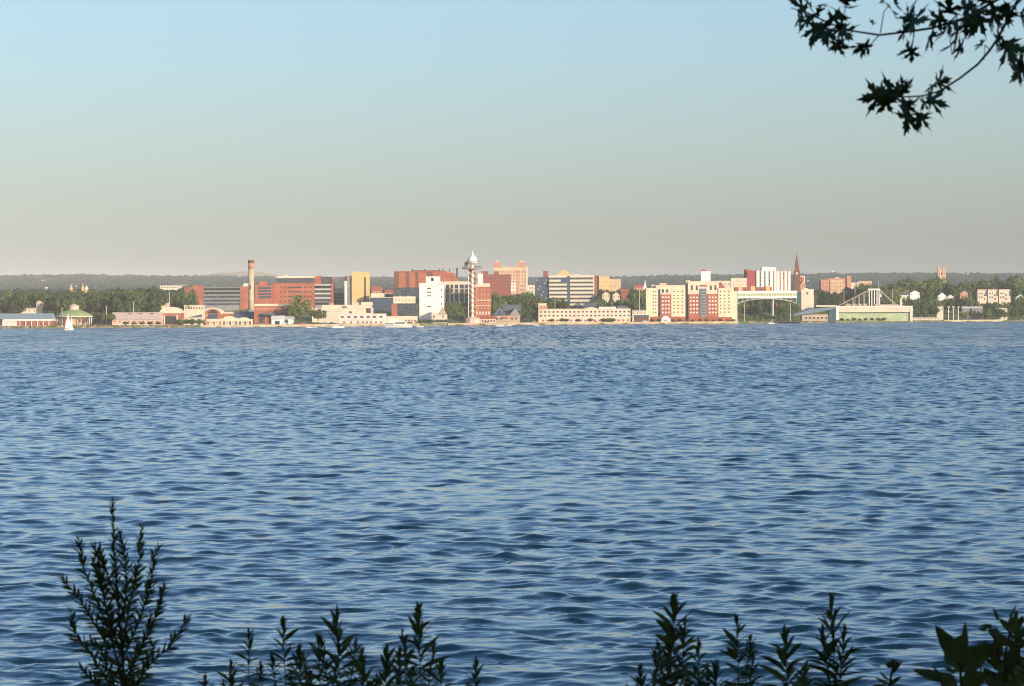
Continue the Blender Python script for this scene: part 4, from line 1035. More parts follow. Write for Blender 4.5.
# sea wall / quay edge
def ribbon(name, px0, px1, t0, t1, z, m):
    V = []; ps = fr(px0, px1, 30)
    for p in ps:
        for t in (t0, t1):
            Y = Ys(p) + t
            V += [((p - CX) / F * Y, Y, -1), ((p - CX) / F * Y, Y, z)]
    fs = []
    for i in range(len(ps) - 1):
        a = i * 4; c = a + 4
        fs += [(a, c, c + 1, a + 1), (a + 1, c + 1, c + 3, a + 3), (a + 2, a + 3, c + 3, c + 2)]
    fs += [(0, 1, 3, 2)]; a = (len(ps) - 1) * 4; fs += [(a, a + 2, a + 3, a + 1)]
    return mesh_obj(name, V, fs, m)
tag(ribbon('quay', 200, 420, -1, 12, 1.9, mat('quay_concrete', (.40, .33, .23), .9, .25, .1)), kind='structure')
tag(ribbon('promenade', 448, 738, 0, 10, 2.0, mat('promenade_stone', (.42, .33, .21), .9, .2, .1)), kind='structure')
tag(ribbon('beach', 944, 1006, 1, 12, 2.05, mat('beach_sand', (.48, .40, .27), .95, .12, .2)), kind='structure')

# poles
POLES = [(133.4, 302, 60, 'pale lamp mast behind the pink-roofed shed'), (169.5, 292.6, 100, 'tall thin mast above the boathouse'), (639.4, 289, 60, 'pale mast left of the apartment blocks'),
         (744.6, 303, 30, 'pale lamp post on the lawn at the left end of the walkway'), (772, 302, 34, 'pale lamp post left of the small brick hut'), (790.4, 303.6, 30, 'pale lamp post at the right end of the walkway'), (555, 302.6, 60, 'thin flagpole above the left part of the hotel'), (612, 303, 70, 'thin flagpole above the right part of the hotel'),
         (844, 283, 150, 'tall floodlight mast left of the sloping roof frame'), (855, 284, 150, 'tall floodlight mast behind the sloping roof frame'), (892.6, 290, 150, 'floodlight mast right of the white masts'), (878.4, 281, 140, 'thin mast above the white roof frame'),
         (971, 292, 150, 'pale pole left of the townhouses'), (62, 308, 60, 'pale pole on the lawn left of the sailboat'), (106.5, 306, 60, 'pale pole at the left end of the pink-roofed shed')]
for px, top, t, lab in POLES:
    b = T('mast' if 'lamp' not in lab else 'lamp_post', lab, 'mast' if 'lamp' not in lab else 'lamp post', px - .6, px + .6, t, 1)
    MB().lathe(0, 0, [(.32, -1), (.18, b.Z(top))], 7).build('pole', OFF, b.root)
    MB().box(-.8, .8, -.25, .25, b.Z(top) - .1, b.Z(top) + .35).build('lamp_head', GRY, b.root)
for i, px in enumerate((940.6, 948.6, 953.4, 958.4)):
    b = T('pylon', ['white pylon at the right shore, leftmost of four', 'white pylon at the right shore, second of four', 'white pylon at the right shore, third of four', 'white pylon at the right shore, rightmost of four'][i], 'pylon', px - 1, px + 1, 20, 2, 'white pylons at the right shore')
    b.box('column', OFF, px - .4, px + .4, 307.4, None, 0, .9); b.box('cap', OFF, px - 1, px + 1, 306.4, 307.5, -.3, 1.2)

# ------------------------------------------------------------------ boats
def hull_mb(L_, Wd, Hh, sheer=.35):
    b = MB(); n = 10; vs = []
    for i in range(n + 1):
        u = i / n; x = (u - .5) * L_
        w = Wd / 2 * (1 - max(0, (u - .45) / .55) ** 2.2) * (.88 + .12 * min(1, u * 4)); w = max(w, .02)
        zt = Hh * (1 + sheer * max(0, u - .35) ** 1.5)
        xx = x + (Hh * .5 * u if u > .6 else 0)
        vs += [(x, -w * .6, -.25), (x, w * .6, -.25), (xx, w, zt), (xx, -w, zt)]
    fs = []
    for i in range(n):
        a = i * 4; c = a + 4
        for j in range(4): fs.append((a + j, c + j, c + (j + 1) % 4, a + (j + 1) % 4))
    fs += [(0, 1, 2, 3), (n * 4 + 3, n * 4 + 2, n * 4 + 1, n * 4)]
    return b.add(vs, fs)
def motor_boat(px, py, Lpx, label, fly=True, flip=False, hullm=None, group=None):
    hz = HZL + (HZR - HZL) * px / W
    Y = CAMZ * F / (py - hz); L_ = Lpx * Y / F
    r = empty('motor_boat', (at(px, py, Y).x, Y, 0), math.pi if flip else 0); tag(r, label, 'boat', group)
    h = L_ * .11
    hull_mb(L_, L_ * .27, h).build('hull', hullm or WHT, r)
    _c = MB().prism([(-L_ * .3, h * .95), (L_ * .22, h * .95), (L_ * .12, h * 2.1), (-L_ * .26, h * 2.1)], -L_ * .1, L_ * .1)
    cb_ = _c.build('cabin', WHT, r)
    MB().prism([(-L_ * .24, h * 1.35), (L_ * .17, h * 1.35), (L_ * .13, h * 1.8), (-L_ * .24, h * 1.8)], -L_ * .105, L_ * .105).build('window_band', GLS, cb_)
    if fly:
        MB().prism([(-L_ * .2, h * 2.1), (L_ * .06, h * 2.1), (L_ * .02, h * 2.7), (-L_ * .2, h * 2.6)], -L_ * .08, L_ * .08).build('flybridge', OFF, r)
        MB().tube([(-L_ * .12, 0, h * 2.5), (-L_ * .14, 0, h * 4)], L_ * .006, 4).build('mast', WHT, r)
    return r
motor_boat(338, 327.9, 12, 'white cabin cruiser with flybridge off the cream hall', True, False)
motor_boat(399, 327.5, 26, 'large white motor yacht moored right of the white dock building', True, True)
motor_boat(309, 327.9, 6, 'small open white boat beside the quay, left one of two under the round tree', False, False)
motor_boat(315, 328.0, 4.5, 'small open white boat beside the quay, right one of two under the round tree', False, True)
motor_boat(500, 326.3, 8, 'white motor boat just right of the tall tower', False, False)
motor_boat(509, 326.0, 6, 'small pale motor boat below the gabled restaurant', True, True)
motor_boat(537, 325.9, 5, 'small white boat off the left end of the waterfront hotel', False, True)
motor_boat(420, 327.2, 7, 'small white boat right behind the large motor yacht', False, False)
motor_boat(771, 323.9, 6.5, 'white tug-like boat at the left end of the dark barge', True, False)
# barge
b = T('barge', 'long flat dark barge moored below the walkway', 'barge', 774, 800, -8, 8)
hb = hull_mb(25 * b.s, 8, 1.4, .1); o = hb.build('hull', BLK, b.root); b.root.location.z = 0
MB().box(-9 * b.s, 9 * b.s, -3, 3, 1.4, 1.7).build('deck', DGR, b.root)

# parked cars on the quay
def car(px, t, label, m):
    Y = Ys(px) + t; g = 1.9
    r = empty('parked_car', (at(px, 320, Y).x, Y, g)); tag(r, label, 'car', 'cars parked along the quay')
    MB().prism([(-2.2, .35), (2.2, .35), (2.25, .85), (1.2, .95), (.6, 1.45), (-1.2, 1.45), (-1.9, .95), (-2.25, .9)], -.85, .85).build('body', m, r)
    MB().prism([(.45, 1.38), (-1.1, 1.38), (-1.65, .98), (1.0, .98)], -.88, .88).build('window', GLS, r)
    for x in (-1.4, 1.4):
        for y in (-.9, .7):
            b_ = MB(); n = 10
            b_.prism([(x + .33 * math.cos(i * 2 * math.pi / n), .33 + .33 * math.sin(i * 2 * math.pi / n)) for i in range(n)], y, y + .2); b_.build('wheel', BLK, r)
CC = [(WHT, 'white'), (DGR, 'dark grey'), (RED, 'red'), (GRY, 'grey'), (BGL, 'dark blue')]
for i, (px, w_) in enumerate([(284, 'left of the two open boats'), (296, 'under the large round tree'), (303, 'behind the left open boat'), (325, 'right of the smaller round tree'), (332, 'behind the cabin cruiser'), (388, 'behind the large motor yacht bow'), (410, 'behind the large motor yacht stern'), (486, 'before the pier building'), (534, 'left of the waterfront hotel'), (640, 'before the dark low shed'), (645, 'left of the left apartment block'), (681, 'before the left apartment block'), (724, 'before the right apartment block')]):
    car(px, 9.5 if px < 420 else 8, 'small ' + CC[i % 5][1] + ' car parked ' + w_, CC[i % 5][0])

# sailing boat
hzp = HZL + (HZR - HZL) * 69 / W
Y = CAMZ * F / (330.0 - hzp); s = Y / F
r = empty('sailboat', (at(69, 330, Y).x, Y, 0), math.radians(12)); tag(r, 'small sailboat with tall white sail heeling off the round green pavilion', 'sailboat')
hull_mb(9.0 * s, 2.9 * s, .9 * s).build('hull', WHT, r)
MB().tube([(-.2 * s, 0, .5 * s), (-.8 * s, .1, 17.0 * s)], .07, 6).build('mast', OFF, r)
def sail(name, pts, bulge):
    V = []; n = 8
    A, B, D = [Vector(p) for p in pts]      # tack, clew, head
    for side in (0, .05):
        for j in range(n + 1):
            v = j / n
            for i in range(n + 1):
                u = i / n
                p = (A.lerp(B, u)).lerp(D, v); p.y -= bulge * math.sin(math.pi * u) * (1 - v) ** .7 - side
                V.append(p)
    N_ = (n + 1) ** 2; fs = []
    for sd in (0, 1):
        for j in range(n):
            for i in range(n):
                a = sd * N_ + j * (n + 1) + i; f = (a, a + 1, a + n + 2, a + n + 1); fs.append(f if sd == 0 else f[::-1])
    return mesh_obj(name, V, fs, SAIL, r, True)
sail('mainsail', [(-.4 * s, 0, 1.6 * s), (-4.4 * s, -.4, 1.7 * s), (-.8 * s, 0, 16.8 * s)], .35)
sail('jib', [(4.4 * s, 0, 1.0 * s), (.2 * s, -.5, 1.4 * s), (-.55 * s, 0, 13.6 * s)], .3)
MB().tube([(-.4 * s, 0, 1.5 * s), (-4.5 * s, -.4, 1.6 * s)], .05, 5).build('boom', OFF, r)

# ------------------------------------------------------------------ near bank
def bank():
    xs = np.concatenate([np.linspace(-160, -12, 30)[:-1], np.linspace(-12, 12, 60), np.linspace(12, 160, 30)[1:]])
    ys = np.concatenate([np.linspace(-220, -10, 30)[:-1], np.linspace(-10, 24, 80)])
    V = []
    for y in ys:
        for x in xs:
            z = float(np.interp(y, [-220, -20, 0, 8, 10.5, 14, 19, 24], [9, 5.4, 4.9, 4.75, 4.4, 2.2, -.3, -2]))
            z += .08 * math.sin(x * 1.3 + y * .7) + .05 * math.sin(x * 3.1 - y * 2.2)
            V.append((x, y + 1.2 * math.sin(x * .11), z))
    nc = len(xs); Q = [(j * nc + i, j * nc + i + 1, (j + 1) * nc + i + 1, (j + 1) * nc + i) for j in range(len(ys) - 1) for i in range(nc - 1)]
    tag(np_mesh('ground', np.array(V), np.array(Q), mat('bank_soil', (.05, .055, .025), .95, .4, 1.2, .1, col2=(.10, .085, .05)), None, True), kind='structure')
bank()

LEAF = mat('dark_leaf', (.055, .10, .030), .6, .3, 9, .25, col2=(.10, .15, .045))
LEAF2 = mat('maple_leaf', (.035, .068, .018), .6, .3, 9, .2, col2=(.065, .11, .03))
STEM = mat('plant_stem', (.045, .055, .02), .8, .3, 20)
TWIG = mat('twig_bark', (.05, .035, .025), .9, .3, 20)

def lance(mb, base, d, L_, w, up=Vector((0, 0, 1)), droop=.25, seg=5, roll=0.0):
    """lance-shaped folded leaf"""
    d = d.normalized(); side = d.cross(up)
    if side.length < .05: side = Vector((1, 0, 0))
    side.normalize(); nrm = side.cross(d)
    side, nrm = side * math.cos(roll) + nrm * math.sin(roll), nrm * math.cos(roll) - side * math.sin(roll)
    vs = []
    for i in range(seg + 1):
        u = i / seg; p = base + d * (L_ * u) - up * (droop * L_ * u * u)
        ww = w * math.sin(math.pi * min(1, .06 + u * .94)) ** .8 * (1 - .25 * u) / 2
        if i == seg: ww = w * .01
        vs += [p - side * ww + nrm * ww * .35, p, p + side * ww + nrm * ww * .35]
    fs = []
    for i in range(seg):
        a = i * 3; fs += [(a, a + 1, a + 4, a + 3), (a + 1, a + 2, a + 5, a + 4)]
    mb.add(vs, fs)

NEAR_Y = 8.0
def P(px, py, Y=NEAR_Y): return at(px, py, Y)

# goldenrod-like stems: (top px, top py, base px, leaf length px, label)
def wand(px, py, bx, Lp, label, Y, q, group='leafy stems along the bottom edge', dens=1.45, wdt=.18):
    s = Y / F
    base_z = 4.65; top = P(px, py, Y)
    h = top.z - base_z; n = 40
    bxw = P(bx, 700, Y).x
    root = empty('leafy_plant', (bxw, Y, base_z)); tag(root, label, 'plant', group)
    loc = Vector((bxw, Y, base_z))
    pts = []
    for i in range(9):
        u = i / 8
        zz = h * u
        # bend mostly near the visible top
        x = (top.x - bxw) * (u ** 1.4) + .012 * math.sin(u * 6.3 + px * .7) * math.sin(math.pi * u)
        pts.append(Vector((x, .02 * math.sin(u * 5 + px), zz)))
    MB().tube(pts, [.0036 * (1 - .75 * i / 8) for i in range(9)], 5).build('stem', STEM, root)
    mb = MB(); sm2 = MB()
    def leafy(pts, h, Lp, dens, zmin):
        n_ = len(pts) - 1
        def sp(z):
            u = max(0, min(1, (z - pts[0].z) / (h - pts[0].z))); f = u * n_; i = min(n_ - 1, int(f)); return pts[i].lerp(pts[i + 1], f - i)
        z = h; a = q.uniform(0, 6.28)
        while z > zmin:
            dtop = h - z
            ll = Lp * s * min(1, .45 + dtop / (Lp * s * 1.5)) * q.uniform(.8, 1.15)
            el = math.radians(max(14, 80 - dtop / (Lp * s) * 30)) + q.uniform(-.22, .22)
            d = Vector((math.cos(a) * math.cos(el), math.sin(a) * math.cos(el), math.sin(el)))
            lance(mb, sp(z), d, ll, ll * wdt * q.uniform(.8, 1.25), droop=q.uniform(.05, .45), roll=q.uniform(-1.2, 1.2))
            a += 2.4; z -= Lp * s * .105 / dens * q.uniform(.7, 1.3) * (.45 if dtop < .02 else 1)
    leafy(pts, h, Lp * 1.28, dens, max(h - .34, .12))
    for k in range(q.choice([1, 2, 2, 3])):
        hh = h - q.uniform(14, 50) * s; 
        if hh < .5: continue
        dx = q.choice([-1, 1]) * q.uniform(7, 20) * s; z0 = max(.1, hh - .22)
        sp_ = [Vector((pts[0].x + (top.x - bxw) * (z0 / h) ** 1.4, 0, z0))]
        for u in (.3, .6, 1.0): sp_.append(Vector((sp_[0].x + dx * u ** .8 + (top.x - bxw) * .1 * u, q.uniform(-.02, .02), z0 + (hh - z0) * u)))
        sm2.tube(sp_, [.0022, .0018, .0014, .0008], 5)
        leafy(sp_, hh, Lp * q.uniform(.7, .95), dens, z0 + .02)
    if sm2.v: sm2.build('side_stems', STEM, root)
    mb.build('leaves', LEAF, root)
    return root
q = random.Random(77)
WANDS = [(248, 634, 250, 17, 'slim leafy stem, leftmost of the tight cluster at bottom left of centre'), (283, 621, 290, 18, 'narrow-leaved stem beside the widest stem at bottom left of centre'),
         (336, 617, 342, 27, 'broad leafy stem with fanned lance leaves, tallest left of centre'), (362, 656, 358, 22, 'low leafy stem right of the fanned one'),
         (418, 612, 424, 25, 'tall leafy stem with lance leaves, right part of the left-hand group'), (386, 652, 388, 20, 'short bushy stem at the foot of the tall right-hand stem'), (398, 655, 402, 20, 'short stem merged into the bushy clump under the tall stem'),
         (441, 664, 440, 18, 'short stem just right of the tall stem in the left-hand group'), (476, 662, 474, 16, 'lone short stem at the right end of the left-hand group'), (232, 664, 230, 16, 'short stem at the left end of the left-hand group'),
         (205, 678, 206, 12, 'tiny shoot just showing right of the big bushy plant'), (300, 650, 298, 20, 'low stem between the two taller ones in the left-hand cluster'), (318, 640, 316, 18, 'leafy stem leaning against the fanned one'),
         (673, 602, 685, 26, 'tallest lance-leaved stem of the right-hand row'), (656, 656, 650, 20, 'short bushy stem left of the tallest right-hand one'), (640, 668, 640, 18, 'lowest stem at the left end of the right-hand row'),
         (699, 646, 700, 20, 'small stem right below the tallest right-hand one'), (737, 622, 745, 21, 'slender stem with curled tip in the right-hand row'), (784, 637, 795, 30, 'wide fanned stem in the middle of the right-hand row'),
         (831, 604, 843, 30, 'tall stem with long lance leaves near the right of the row'), (716, 664, 714, 18, 'low shoot between the slender and the tallest stem'), (805, 668, 803, 18, 'low shoot between the two fanned stems'), (668, 640, 672, 22, 'side stem hugging the tallest right-hand one')]
for i, (px, py, bx, Lp, lab) in enumerate(WANDS):
    wand(px, py, bx, Lp, lab, NEAR_Y + q.uniform(-.35, .35), q)

# bushy many-stemmed plant at left
def bushy():
    Y = NEAR_Y; s = Y / F
    base = Vector((P(122, 760, Y).x, Y, 4.65))
    root = empty('bushy_plant', base); tag(root, 'large bushy many-stemmed plant with small leaves at bottom left', 'plant')
    q = random.Random(9)
    junction = [(122, 760), (124, 690), (122, 650), (118, 600), (115, 560), (112, 502)]
    stems = [junction,
             [(124, 690), (112, 640), (98, 600), (86, 570), (81, 537)], [(112, 640), (104, 590), (100, 560), (96, 543)],
             [(122, 650), (130, 600), (135, 570), (138, 530)], [(122, 660), (140, 620), (150, 590), (155, 560), (160, 546)],
             [(126, 680), (146, 640), (160, 610), (168, 584)], [(128, 692), (150, 665), (168, 648), (186, 620)],
             [(110, 650), (92, 620), (76, 595), (62, 577)], [(112, 690), (92, 655), (76, 635), (72, 610)],
             [(118, 600), (108, 575), (103, 555), (100, 548)], [(124, 620), (128, 580), (126, 555), (122, 530)],
             [(116, 640), (106, 610), (98, 575), (92, 560)], [(122, 720), (100, 690), (84, 676), (78, 672)], [(124, 705), (140, 680), (150, 660), (158, 640)],
             [(118, 700), (108, 670), (100, 650), (90, 642)], [(126, 700), (132, 660), (144, 640), (148, 618)]]
    sm = MB(); lv = MB()
    for si, st in enumerate(stems):
        dy = q.uniform(-.09, .09) if si else 0
        pts = [P(a, b, Y) - base + Vector((0, dy * k / (len(st) - 1), 0)) for k, (a, b) in enumerate(st)]
        if si == 0: pts[0] = Vector((0, 0, 0))
        # resample with wobble
        res = []
        for k in range(len(pts) - 1):
            for j in range(4): res.append(pts[k].lerp(pts[k + 1], j / 4) + Vector((q.uniform(-1, 1), q.uniform(-1, 1), 0)) * .0018)
        res.append(pts[-1])
        n = len(res)
        sm.tube(res, [(.0042 if si == 0 else .0026) * (1 - .8 * i / n) + .0005 for i in range(n)], 5)
        tot = sum((res[i + 1] - res[i]).length for i in range(n - 1)); acc = 0; a = q.uniform(0, 6)
        i = 0; dl = .0035; seg = 0; pos = 0.
        L0 = 0
        for i in range(n - 1):
            sl_ = (res[i + 1] - res[i]).length; dirn = (res[i + 1] - res[i]).normalized()
            while pos < sl_:
                u = (L0 + pos) / tot
                p = res[i] + dirn * pos
                if p.z + base.z > 5.2:
                    a += 2.4 + q.uniform(-.3, .3)
                    e = dirn.cross(Vector((math.cos(a), math.sin(a), .3))).normalized()
                    ll = (.028 + .012 * (1 - u)) * q.uniform(.7, 1.25) * (.7 if u > .93 else 1)
                    d = (e * (1.15 - .6 * u) + dirn * (.75 + .3 * u)).normalized()
                    lance(lv, p, d, ll, ll * .27, droop=.15 * q.uniform(-.3, 1.6), seg=3, roll=q.uniform(-1.3, 1.3))
                pos += dl * (1 if u > .5 else 1.25)
            pos -= sl_; L0 += sl_
    sm.build('stems', STEM, root); lv.build('leaves', LEAF, root)
bushy()

# broad-leaved plants at bottom right
def broad(mb, base, tip, w, roll=0.0, fold=.2, bend=.1):
    """broad pointed leaf lying between base and tip, blade turned by roll about its axis"""
    d = tip - base; L_ = d.length; d.normalize()
    view = Vector((0, 1, 0)); side = d.cross(view).normalized(); nrm = side.cross(d)
    side, nrm = side * math.cos(roll) + nrm * math.sin(roll), nrm * math.cos(roll) - side * math.sin(roll)
    seg = 8; vs = []
    for i in range(seg + 1):
        u = i / seg; p = base + d * (L_ * u) + nrm * (bend * L_ * (math.sin(math.pi * u)))
        ww = w / 2 * (math.sin(math.pi * u ** .8) ** .75 if 0 < u < 1 else .02) 
        ww *= 1 + .06 * math.sin(i * 4)
        vs += [p - side * ww + nrm * ww * fold, p, p + side * ww + nrm * ww * fold]
    fs = []
    for i in range(seg):
        a = i * 3; fs += [(a, a + 1, a + 4, a + 3), (a + 1, a + 2, a + 5, a + 4)]
    mb.add(vs, fs)
def broad_plant(name, label, stem, leaves, Y, wide=.5, budhead=None, small=()):
    base = Vector((P(stem[0][0], 700, Y).x, Y, 4.65)); root = empty(name, base); tag(root, label, 'plant')
    pts = [Vector((0, 0, 0))] + [P(a, b, Y) - base for a, b in stem]
    MB().tube(pts, [.005] + [.004 - .0022 * i / len(stem) for i in range(len(stem))], 6).build('stem', STEM, root)
    for (bx, by, tx, ty, w) in leaves:
        mb = MB(); q_ = q.uniform(-.03, .03)
        broad(mb, P(bx, by, Y) - base, P(tx, ty, Y) - base + Vector((0, q_, 0)), w * .82 * Y / F, q.uniform(-.5, .5)); mb.build('leaf', LEAF, root)
    for (bx, by, rad, n_) in small:
        mb = MB()
        for _ in range(n_):
            a = q.uniform(0, 6.28); r1 = rad * q.uniform(.1, .8); L1 = q.uniform(7, 13)
            p0 = P(bx + r1 * math.cos(a), by - r1 * math.sin(a), Y) - base + Vector((0, q.uniform(-.05, .05), 0))
            a2 = a + q.uniform(-.9, .9); p1 = p0 + Vector((math.cos(a2), q.uniform(-.4, .4), math.sin(a2) + .35)) * (L1 * Y / F)
            broad(mb, p0, p1, L1 * .42 * Y / F, q.uniform(-1.1, 1.1))
        mb.build('small_leaves', LEAF, root)
    if budhead:
        c = P(*budhead, Y) - base; s = Y / F
        for dx, dz, rr in ((0, 0, 4.4), (-4, -1, 3.2), (4, 0, 3.0), (2, -4, 3.2)):
            MB().lathe(c.x + dx * s, c.y, [(.3 * rr * s, c.z + dz * s - rr * s), (.95 * rr * s, c.z + dz * s - rr * .3 * s), (rr * s, c.z + dz * s + rr * .3 * s), (.5 * rr * s, c.z + dz * s + rr * s)], 8).build('flower_bud', STEM, root, True)
broad_plant('broad_leaved_plant', 'broad-leaved plant with upright pointed leaves at bottom right', [(962, 690), (960, 668), (958, 655)],
            [(958, 668, 936, 626, 22), (958, 664, 960, 634, 26), (962, 668, 966, 622, 11), (955, 680, 912, 669, 14), (962, 672, 985, 640, 22), (965, 678, 1004, 640, 20), (958, 690, 940, 672, 22), (962, 690, 985, 672, 26), (955, 672, 975, 645, 26)], 7.6, small=[(958, 676, 24, 18)])
broad_plant('broad_leaved_plant', 'dense dark broad-leaved plant cut by the right edge', [(1006, 690), (1004, 660), (1010, 632)],
            [(1010, 640, 986, 630, 10), (1008, 645, 994, 634, 12), (1012, 632, 1000, 619, 9), (1012, 634, 1022, 615, 10), (1012, 640, 1030, 628, 12), (1010, 650, 1030, 640, 14), (1004, 672, 990, 650, 16), (1006, 670, 1018, 644, 18),
             (1004, 690, 984, 668, 20), (1008, 690, 1030, 662, 26), (1006, 680, 1022, 656, 24), (1002, 694, 1008, 664, 24), (1010, 636, 1012, 614, 8), (1004, 655, 984, 645, 12)], 7.7, small=[(1006, 634, 24, 26), (1008, 664, 30, 34), (990, 682, 22, 22)])
broad_plant('flowering_stem', 'short stem topped by a dark flower head left of the broad-leaved plant', [(889, 690), (891, 676), (893, 667)],
            [(889, 684, 876, 678, 5), (889, 686, 901, 676, 6), (888, 688, 872, 686, 5), (892, 674, 903, 661, 5), (889, 680, 881, 672, 4)], 7.9, budhead=(893, 664))

# ------------------------------------------------------------------ maple tree with branches hanging into view
LOBE = [(0, 0), (.07, .03), (.24, -.10), (.21, .02), (.40, .02), (.27, .12), (.10, .20), (.24, .36), (.38, .34), (.34, .44), (.54, .62), (.36, .55), (.26, .60), (.08, .38), (.07, .52), (.16, .66), (.10, .68), (.13, .84), (.06, .80), (0, 1.04)]
LOBE = LOBE + [(-x, y) for x, y in LOBE[-2:0:-1]]
def maple_leaf(mb, base, d, nrm, L_, q):
    d = d.normalized(); side = d.cross(nrm).normalized(); nrm = side.cross(d)
    cup = q.uniform(-.35, .6); asym = q.uniform(.8, 1.1)
    vs = []
    for x, y in LOBE:
        x *= asym * .92
        vs.append(base + d * (y * L_) + side * (x * L_) + nrm * (-(abs(x)) * cup * L_ - y * y * .18 * L_))
    mid = base + d * (.33 * L_)
    n = len(vs); mb.add(vs + [mid], [(i, (i + 1) % n, n) for i in range(n)])
MY = 8.0
TRB = Vector((6.2, 1.5, 4.75))
maple = empty('maple_tree', TRB); tag(maple, 'maple whose leafy twigs hang into the top right corner', 'tree')
tr = MB()
tr.tube([(0, 0, -.3), (.1, .1, 1.5), (-.1, .3, 4), (.1, .4, 7), (0, .5, 11)], [.34, .28, .24, .17, .05], 12)
tr.build('trunk', TRK, maple, True)
q = random.Random(31)
br = MB()
def W2(px, py, dy=0): return P(px - (9 * max(0, min(1, (885 - px) / 60)) if py < 68 else 0), py, MY + dy) - TRB
limb = [(-.05, .25, 3.2), (-1.8, 3, 4.2), (-3.4, 5.6, 4.0), (W2(1075, -60)), (W2(1040, -20))]
br.tube(limb, [.09, .06, .035, .012, .008], 8)
twigs = [[(1040, -20), (1015, 5), (998, 38), (990, 50), (978, 64), (960, 78), (940, 91), (922, 96), (900, 97)],
         [(1040, -20), (1000, -2), (965, 18), (932, 28), (905, 32), (880, 35), (857, 31), (838, 24), (815, 12)],
         [(965, 18), (950, 40), (952, 55)], [(880, 35), (872, 45), (866, 52)], [(838, 24), (825, 30), (818, 42)], [(815, 12), (800, 8)],
         [(905, 32), (914, 20), (914, 5), (918, -8)], [(914, 30), (912, 50)], [(990, 50), (985, 45), (984, 60)], [(1040, -20), (1026, 30), (1022, 68)], [(922, 96), (926, 108)], [(910, 97), (906, 112)], [(925, 92), (937, 84)], [(900, 97), (886, 95)],
         [(881, 33), (884, 12), (890, 4)], [(845, 28), (850, 12), (852, -4)], [(857, 31), (848, 42), (838, 48)]]
for i, tw in enumerate(twigs):
    pts = [W2(a, b, .15 * math.sin(k + i)) for k, (a, b) in enumerate(tw)]
    r0 = .0042 if i < 2 else .0016
    br.tube(pts, [r0 * (1 - .6 * k / len(pts)) for k in range(len(pts))], 5)
br.build('branch', TWIG, maple, True)
# visible leaves: attach px,py ; tip px,py
LV = [(815, 12, 790, 2), (812, 14, 796, 30), (820, 16, 802, 36), (826, 22, 818, 52), (828, 24, 834, 54), (820, 10, 806, -8), (826, 6, 842, -6), (836, 18, 856, 20), (842, 10, 864, 12), (848, 4, 860, -6), (834, 20, 826, 44), (830, 8, 818, 28), (846, 24, 850, 42), (838, 28, 822, 48), (852, 8, 866, 8),
      (846, 30, 848, 46), (848, 42, 834, 50), (840, 46, 855, 52), (873, 20, 871, 32), (866, 44, 862, 66), (868, 42, 877, 60), (866, 44, 855, 54),
      (890, 6, 896, 20), (884, 0, 877, 6), (893, -2, 903, 12), (915, -6, 920, 6), (912, 14, 894, 28), (914, 18, 896, 40), (908, 20, 905, 10), (908, 24, 918, 22), (906, 28, 898, 46), (916, 2, 908, 10),
      (912, 48, 904, 58), (912, 48, 913, 70), (934, 30, 916, 58), (944, 16, 930, 24), (950, 14, 936, 4), (950, 20, 940, 40), (948, 26, 936, 50), (958, 20, 952, 66), (966, 18, 962, 44), (968, 10, 954, -6), (975, 14, 976, 46), (980, 8, 966, 30),
      (985, 4, 976, -10), (990, 10, 1000, 34), (996, 6, 984, 40), (1002, 4, 1018, 14), (1004, 6, 1010, 34), (1010, -4, 1026, 2), (984, 40, 978, 54), (984, 16, 966, 40), (1012, 10, 996, 22), (998, 20, 1014, 30), (960, 30, 946, 46), (955, 42, 944, 56), (958, 46, 962, 62),
      (972, 2, 962, 24), (1020, 12, 1024, 34), (1016, 0, 1004, 16), (1000, 34, 992, 52), (1006, 40, 1000, 75), (1008, 42, 1024, 54), (1010, 44, 1018, 58), (1004, 40, 988, 60), (1022, 66, 1010, 86), (1024, 66, 1018, 84), (1026, 68, 1032, 86), (1024, 62, 1010, 70),
      (905, 94, 902, 68), (902, 95, 886, 74), (900, 96, 878, 86), (886, 95, 854, 104), (890, 97, 872, 122), (888, 93, 866, 90), (904, 93, 918, 76), (896, 92, 906, 72),
      (906, 100, 896, 118), (908, 100, 904, 126), (912, 102, 908, 116), (926, 98, 936, 114), (924, 100, 922, 112), (906, 112, 915, 132), (922, 112, 916, 132), (922, 114, 926, 128), (936, 84, 928, 88), (936, 84, 944, 82), (928, 96, 932, 106)]
mb = MB()
for ax, ay, tx, ty in LV:
    for rep in range(1):
        a_ = W2(ax, ay, q.uniform(-.12, .12)); t_ = W2(tx, ty, 0) + Vector((0, q.uniform(-.12, .12) + a_.y - W2(ax, ay).y, 0))
        L_ = (t_ - a_).length * (.80 if ay < 66 or ax > 960 else .84)
        nrm = Vector((q.uniform(-1.3, 1.3), -1, q.uniform(-1.0, 1.0)))
        maple_leaf(mb, a_, t_ - a_, nrm, L_, q)
        br2 = None
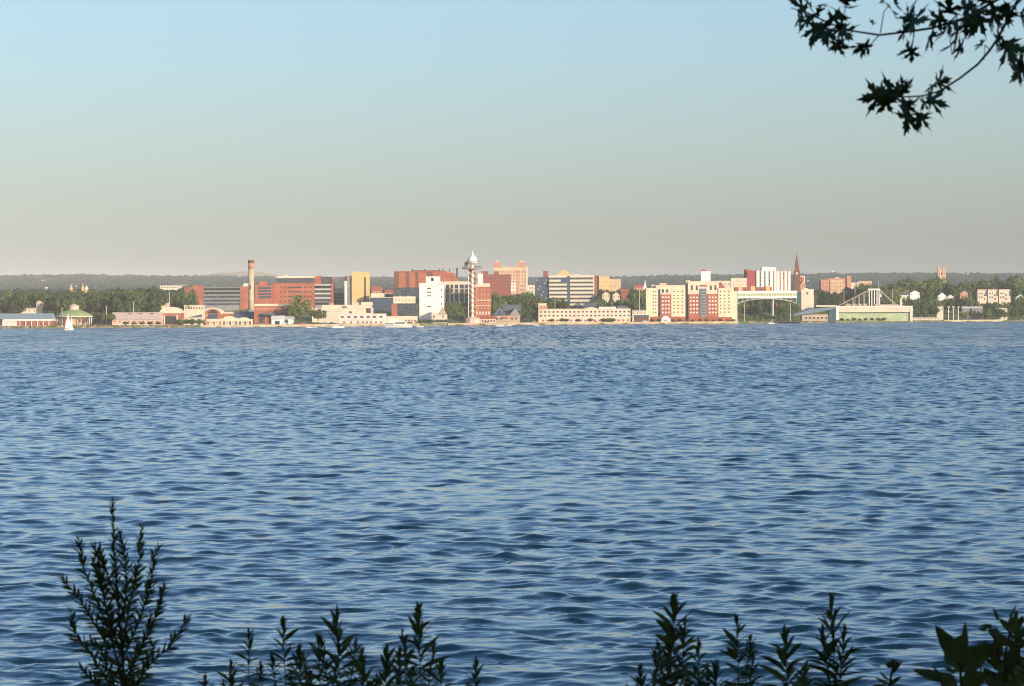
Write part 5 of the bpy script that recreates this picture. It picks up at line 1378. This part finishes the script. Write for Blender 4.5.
# unseen canopy above and behind the frame
for i in range(9000):
    u = q.random(); a = q.uniform(0, 2 * math.pi); rr = 6.5 * math.sqrt(u)
    x, y = TRB.x - 1.0 + rr * math.cos(a), 1.0 + rr * math.sin(a) * 1.1; z = 8.6 + q.random() * 6 * (1 - u * .7)
    if z < 6.5 + .115 * max(0, y) + .35 and abs(x) < 2.6 + .2 * y: continue
    if y > 9.5: continue
    p = Vector((x, y, z)) - TRB; d = Vector((q.uniform(-1, 1), q.uniform(-1, 1), q.uniform(-1.2, .2)))
    nn = Vector((q.uniform(-1, 1), q.uniform(-1, 1), 1.2))
    L_ = q.uniform(.10, .17); d.normalize(); sd = d.cross(nn).normalized()
    mb.add([p, p + d * L_ * .5 + sd * L_ * .5, p + d * L_, p + d * L_ * .5 - sd * L_ * .5], [(0, 1, 2, 3)])
mb.build('leaves', LEAF2, maple)

# woodland on the near bank behind the viewpoint (shades the bank from the low sun)
def woodland():
    c, t_ = crown_mesh(99, 9000, (1.1, 1.1, 1.15), .022, 26, LFD), trunk_mesh(50)
    VC = np.array([v.co[:] for v in c.data.vertices]); QC = np.arange(len(VC)).reshape(-1, 4)
    tb = MB()
    VT = [tuple(v.co) for v in t_.data.vertices]; FT = [tuple(p.vertices) for p in t_.data.polygons]
    vs = []; qs = []; n = 0; k = 0
    for y in (-4, -10, -17, -26):
        for x in range(-8, 46, 6):
            k += 1
            if y > -6 and -4 < x < 5: continue
            X0, Y0, h = x + rng.uniform(-1.5, 1.5), y + rng.uniform(-2, 2), rng.uniform(11, 16)
            z = 5.0 + max(0, -Y0 - 20) * .02; a = k * 1.3
            Rm = np.array([[math.cos(a), math.sin(a), 0], [-math.sin(a), math.cos(a), 0], [0, 0, 1]])
            vs.append(VC @ Rm * h + np.array([X0, Y0, z])); qs.append(QC + n); n += len(VC)
            tb.add([(v[0] * h + X0, v[1] * h + Y0, v[2] * h + z) for v in VT], FT)
    bpy.data.objects.remove(c); bpy.data.objects.remove(t_)
    o = np_mesh('woodland', np.concatenate(vs), np.concatenate(qs), LFD)
    tag(o, 'leafy woods on the near bank behind the viewpoint', 'woods', None, 'stuff')
    tag(tb.build('trunks', TRK, o), kind='stuff')
woodland()

# ------------------------------------------------------------------ haze
hz_m = bpy.data.materials.new('haze_air'); hz_m.use_nodes = True; n = hz_m.node_tree
for nd in list(n.nodes):
    if nd.type != 'OUTPUT_MATERIAL': n.nodes.remove(nd)
pv = n.nodes.new('ShaderNodeVolumePrincipled'); pv.inputs['Color'].default_value = (.91, .95, .985, 1)
pv.inputs['Density'].default_value = 3.2e-5; pv.inputs['Anisotropy'].default_value = -0.5
n.links.new(pv.outputs[0], n.nodes['Material Output'].inputs['Volume'])
hb = MB().box(-16000, 16000, -600, 16000, -20, 230).build('haze', hz_m)
tag(hb, kind='stuff')
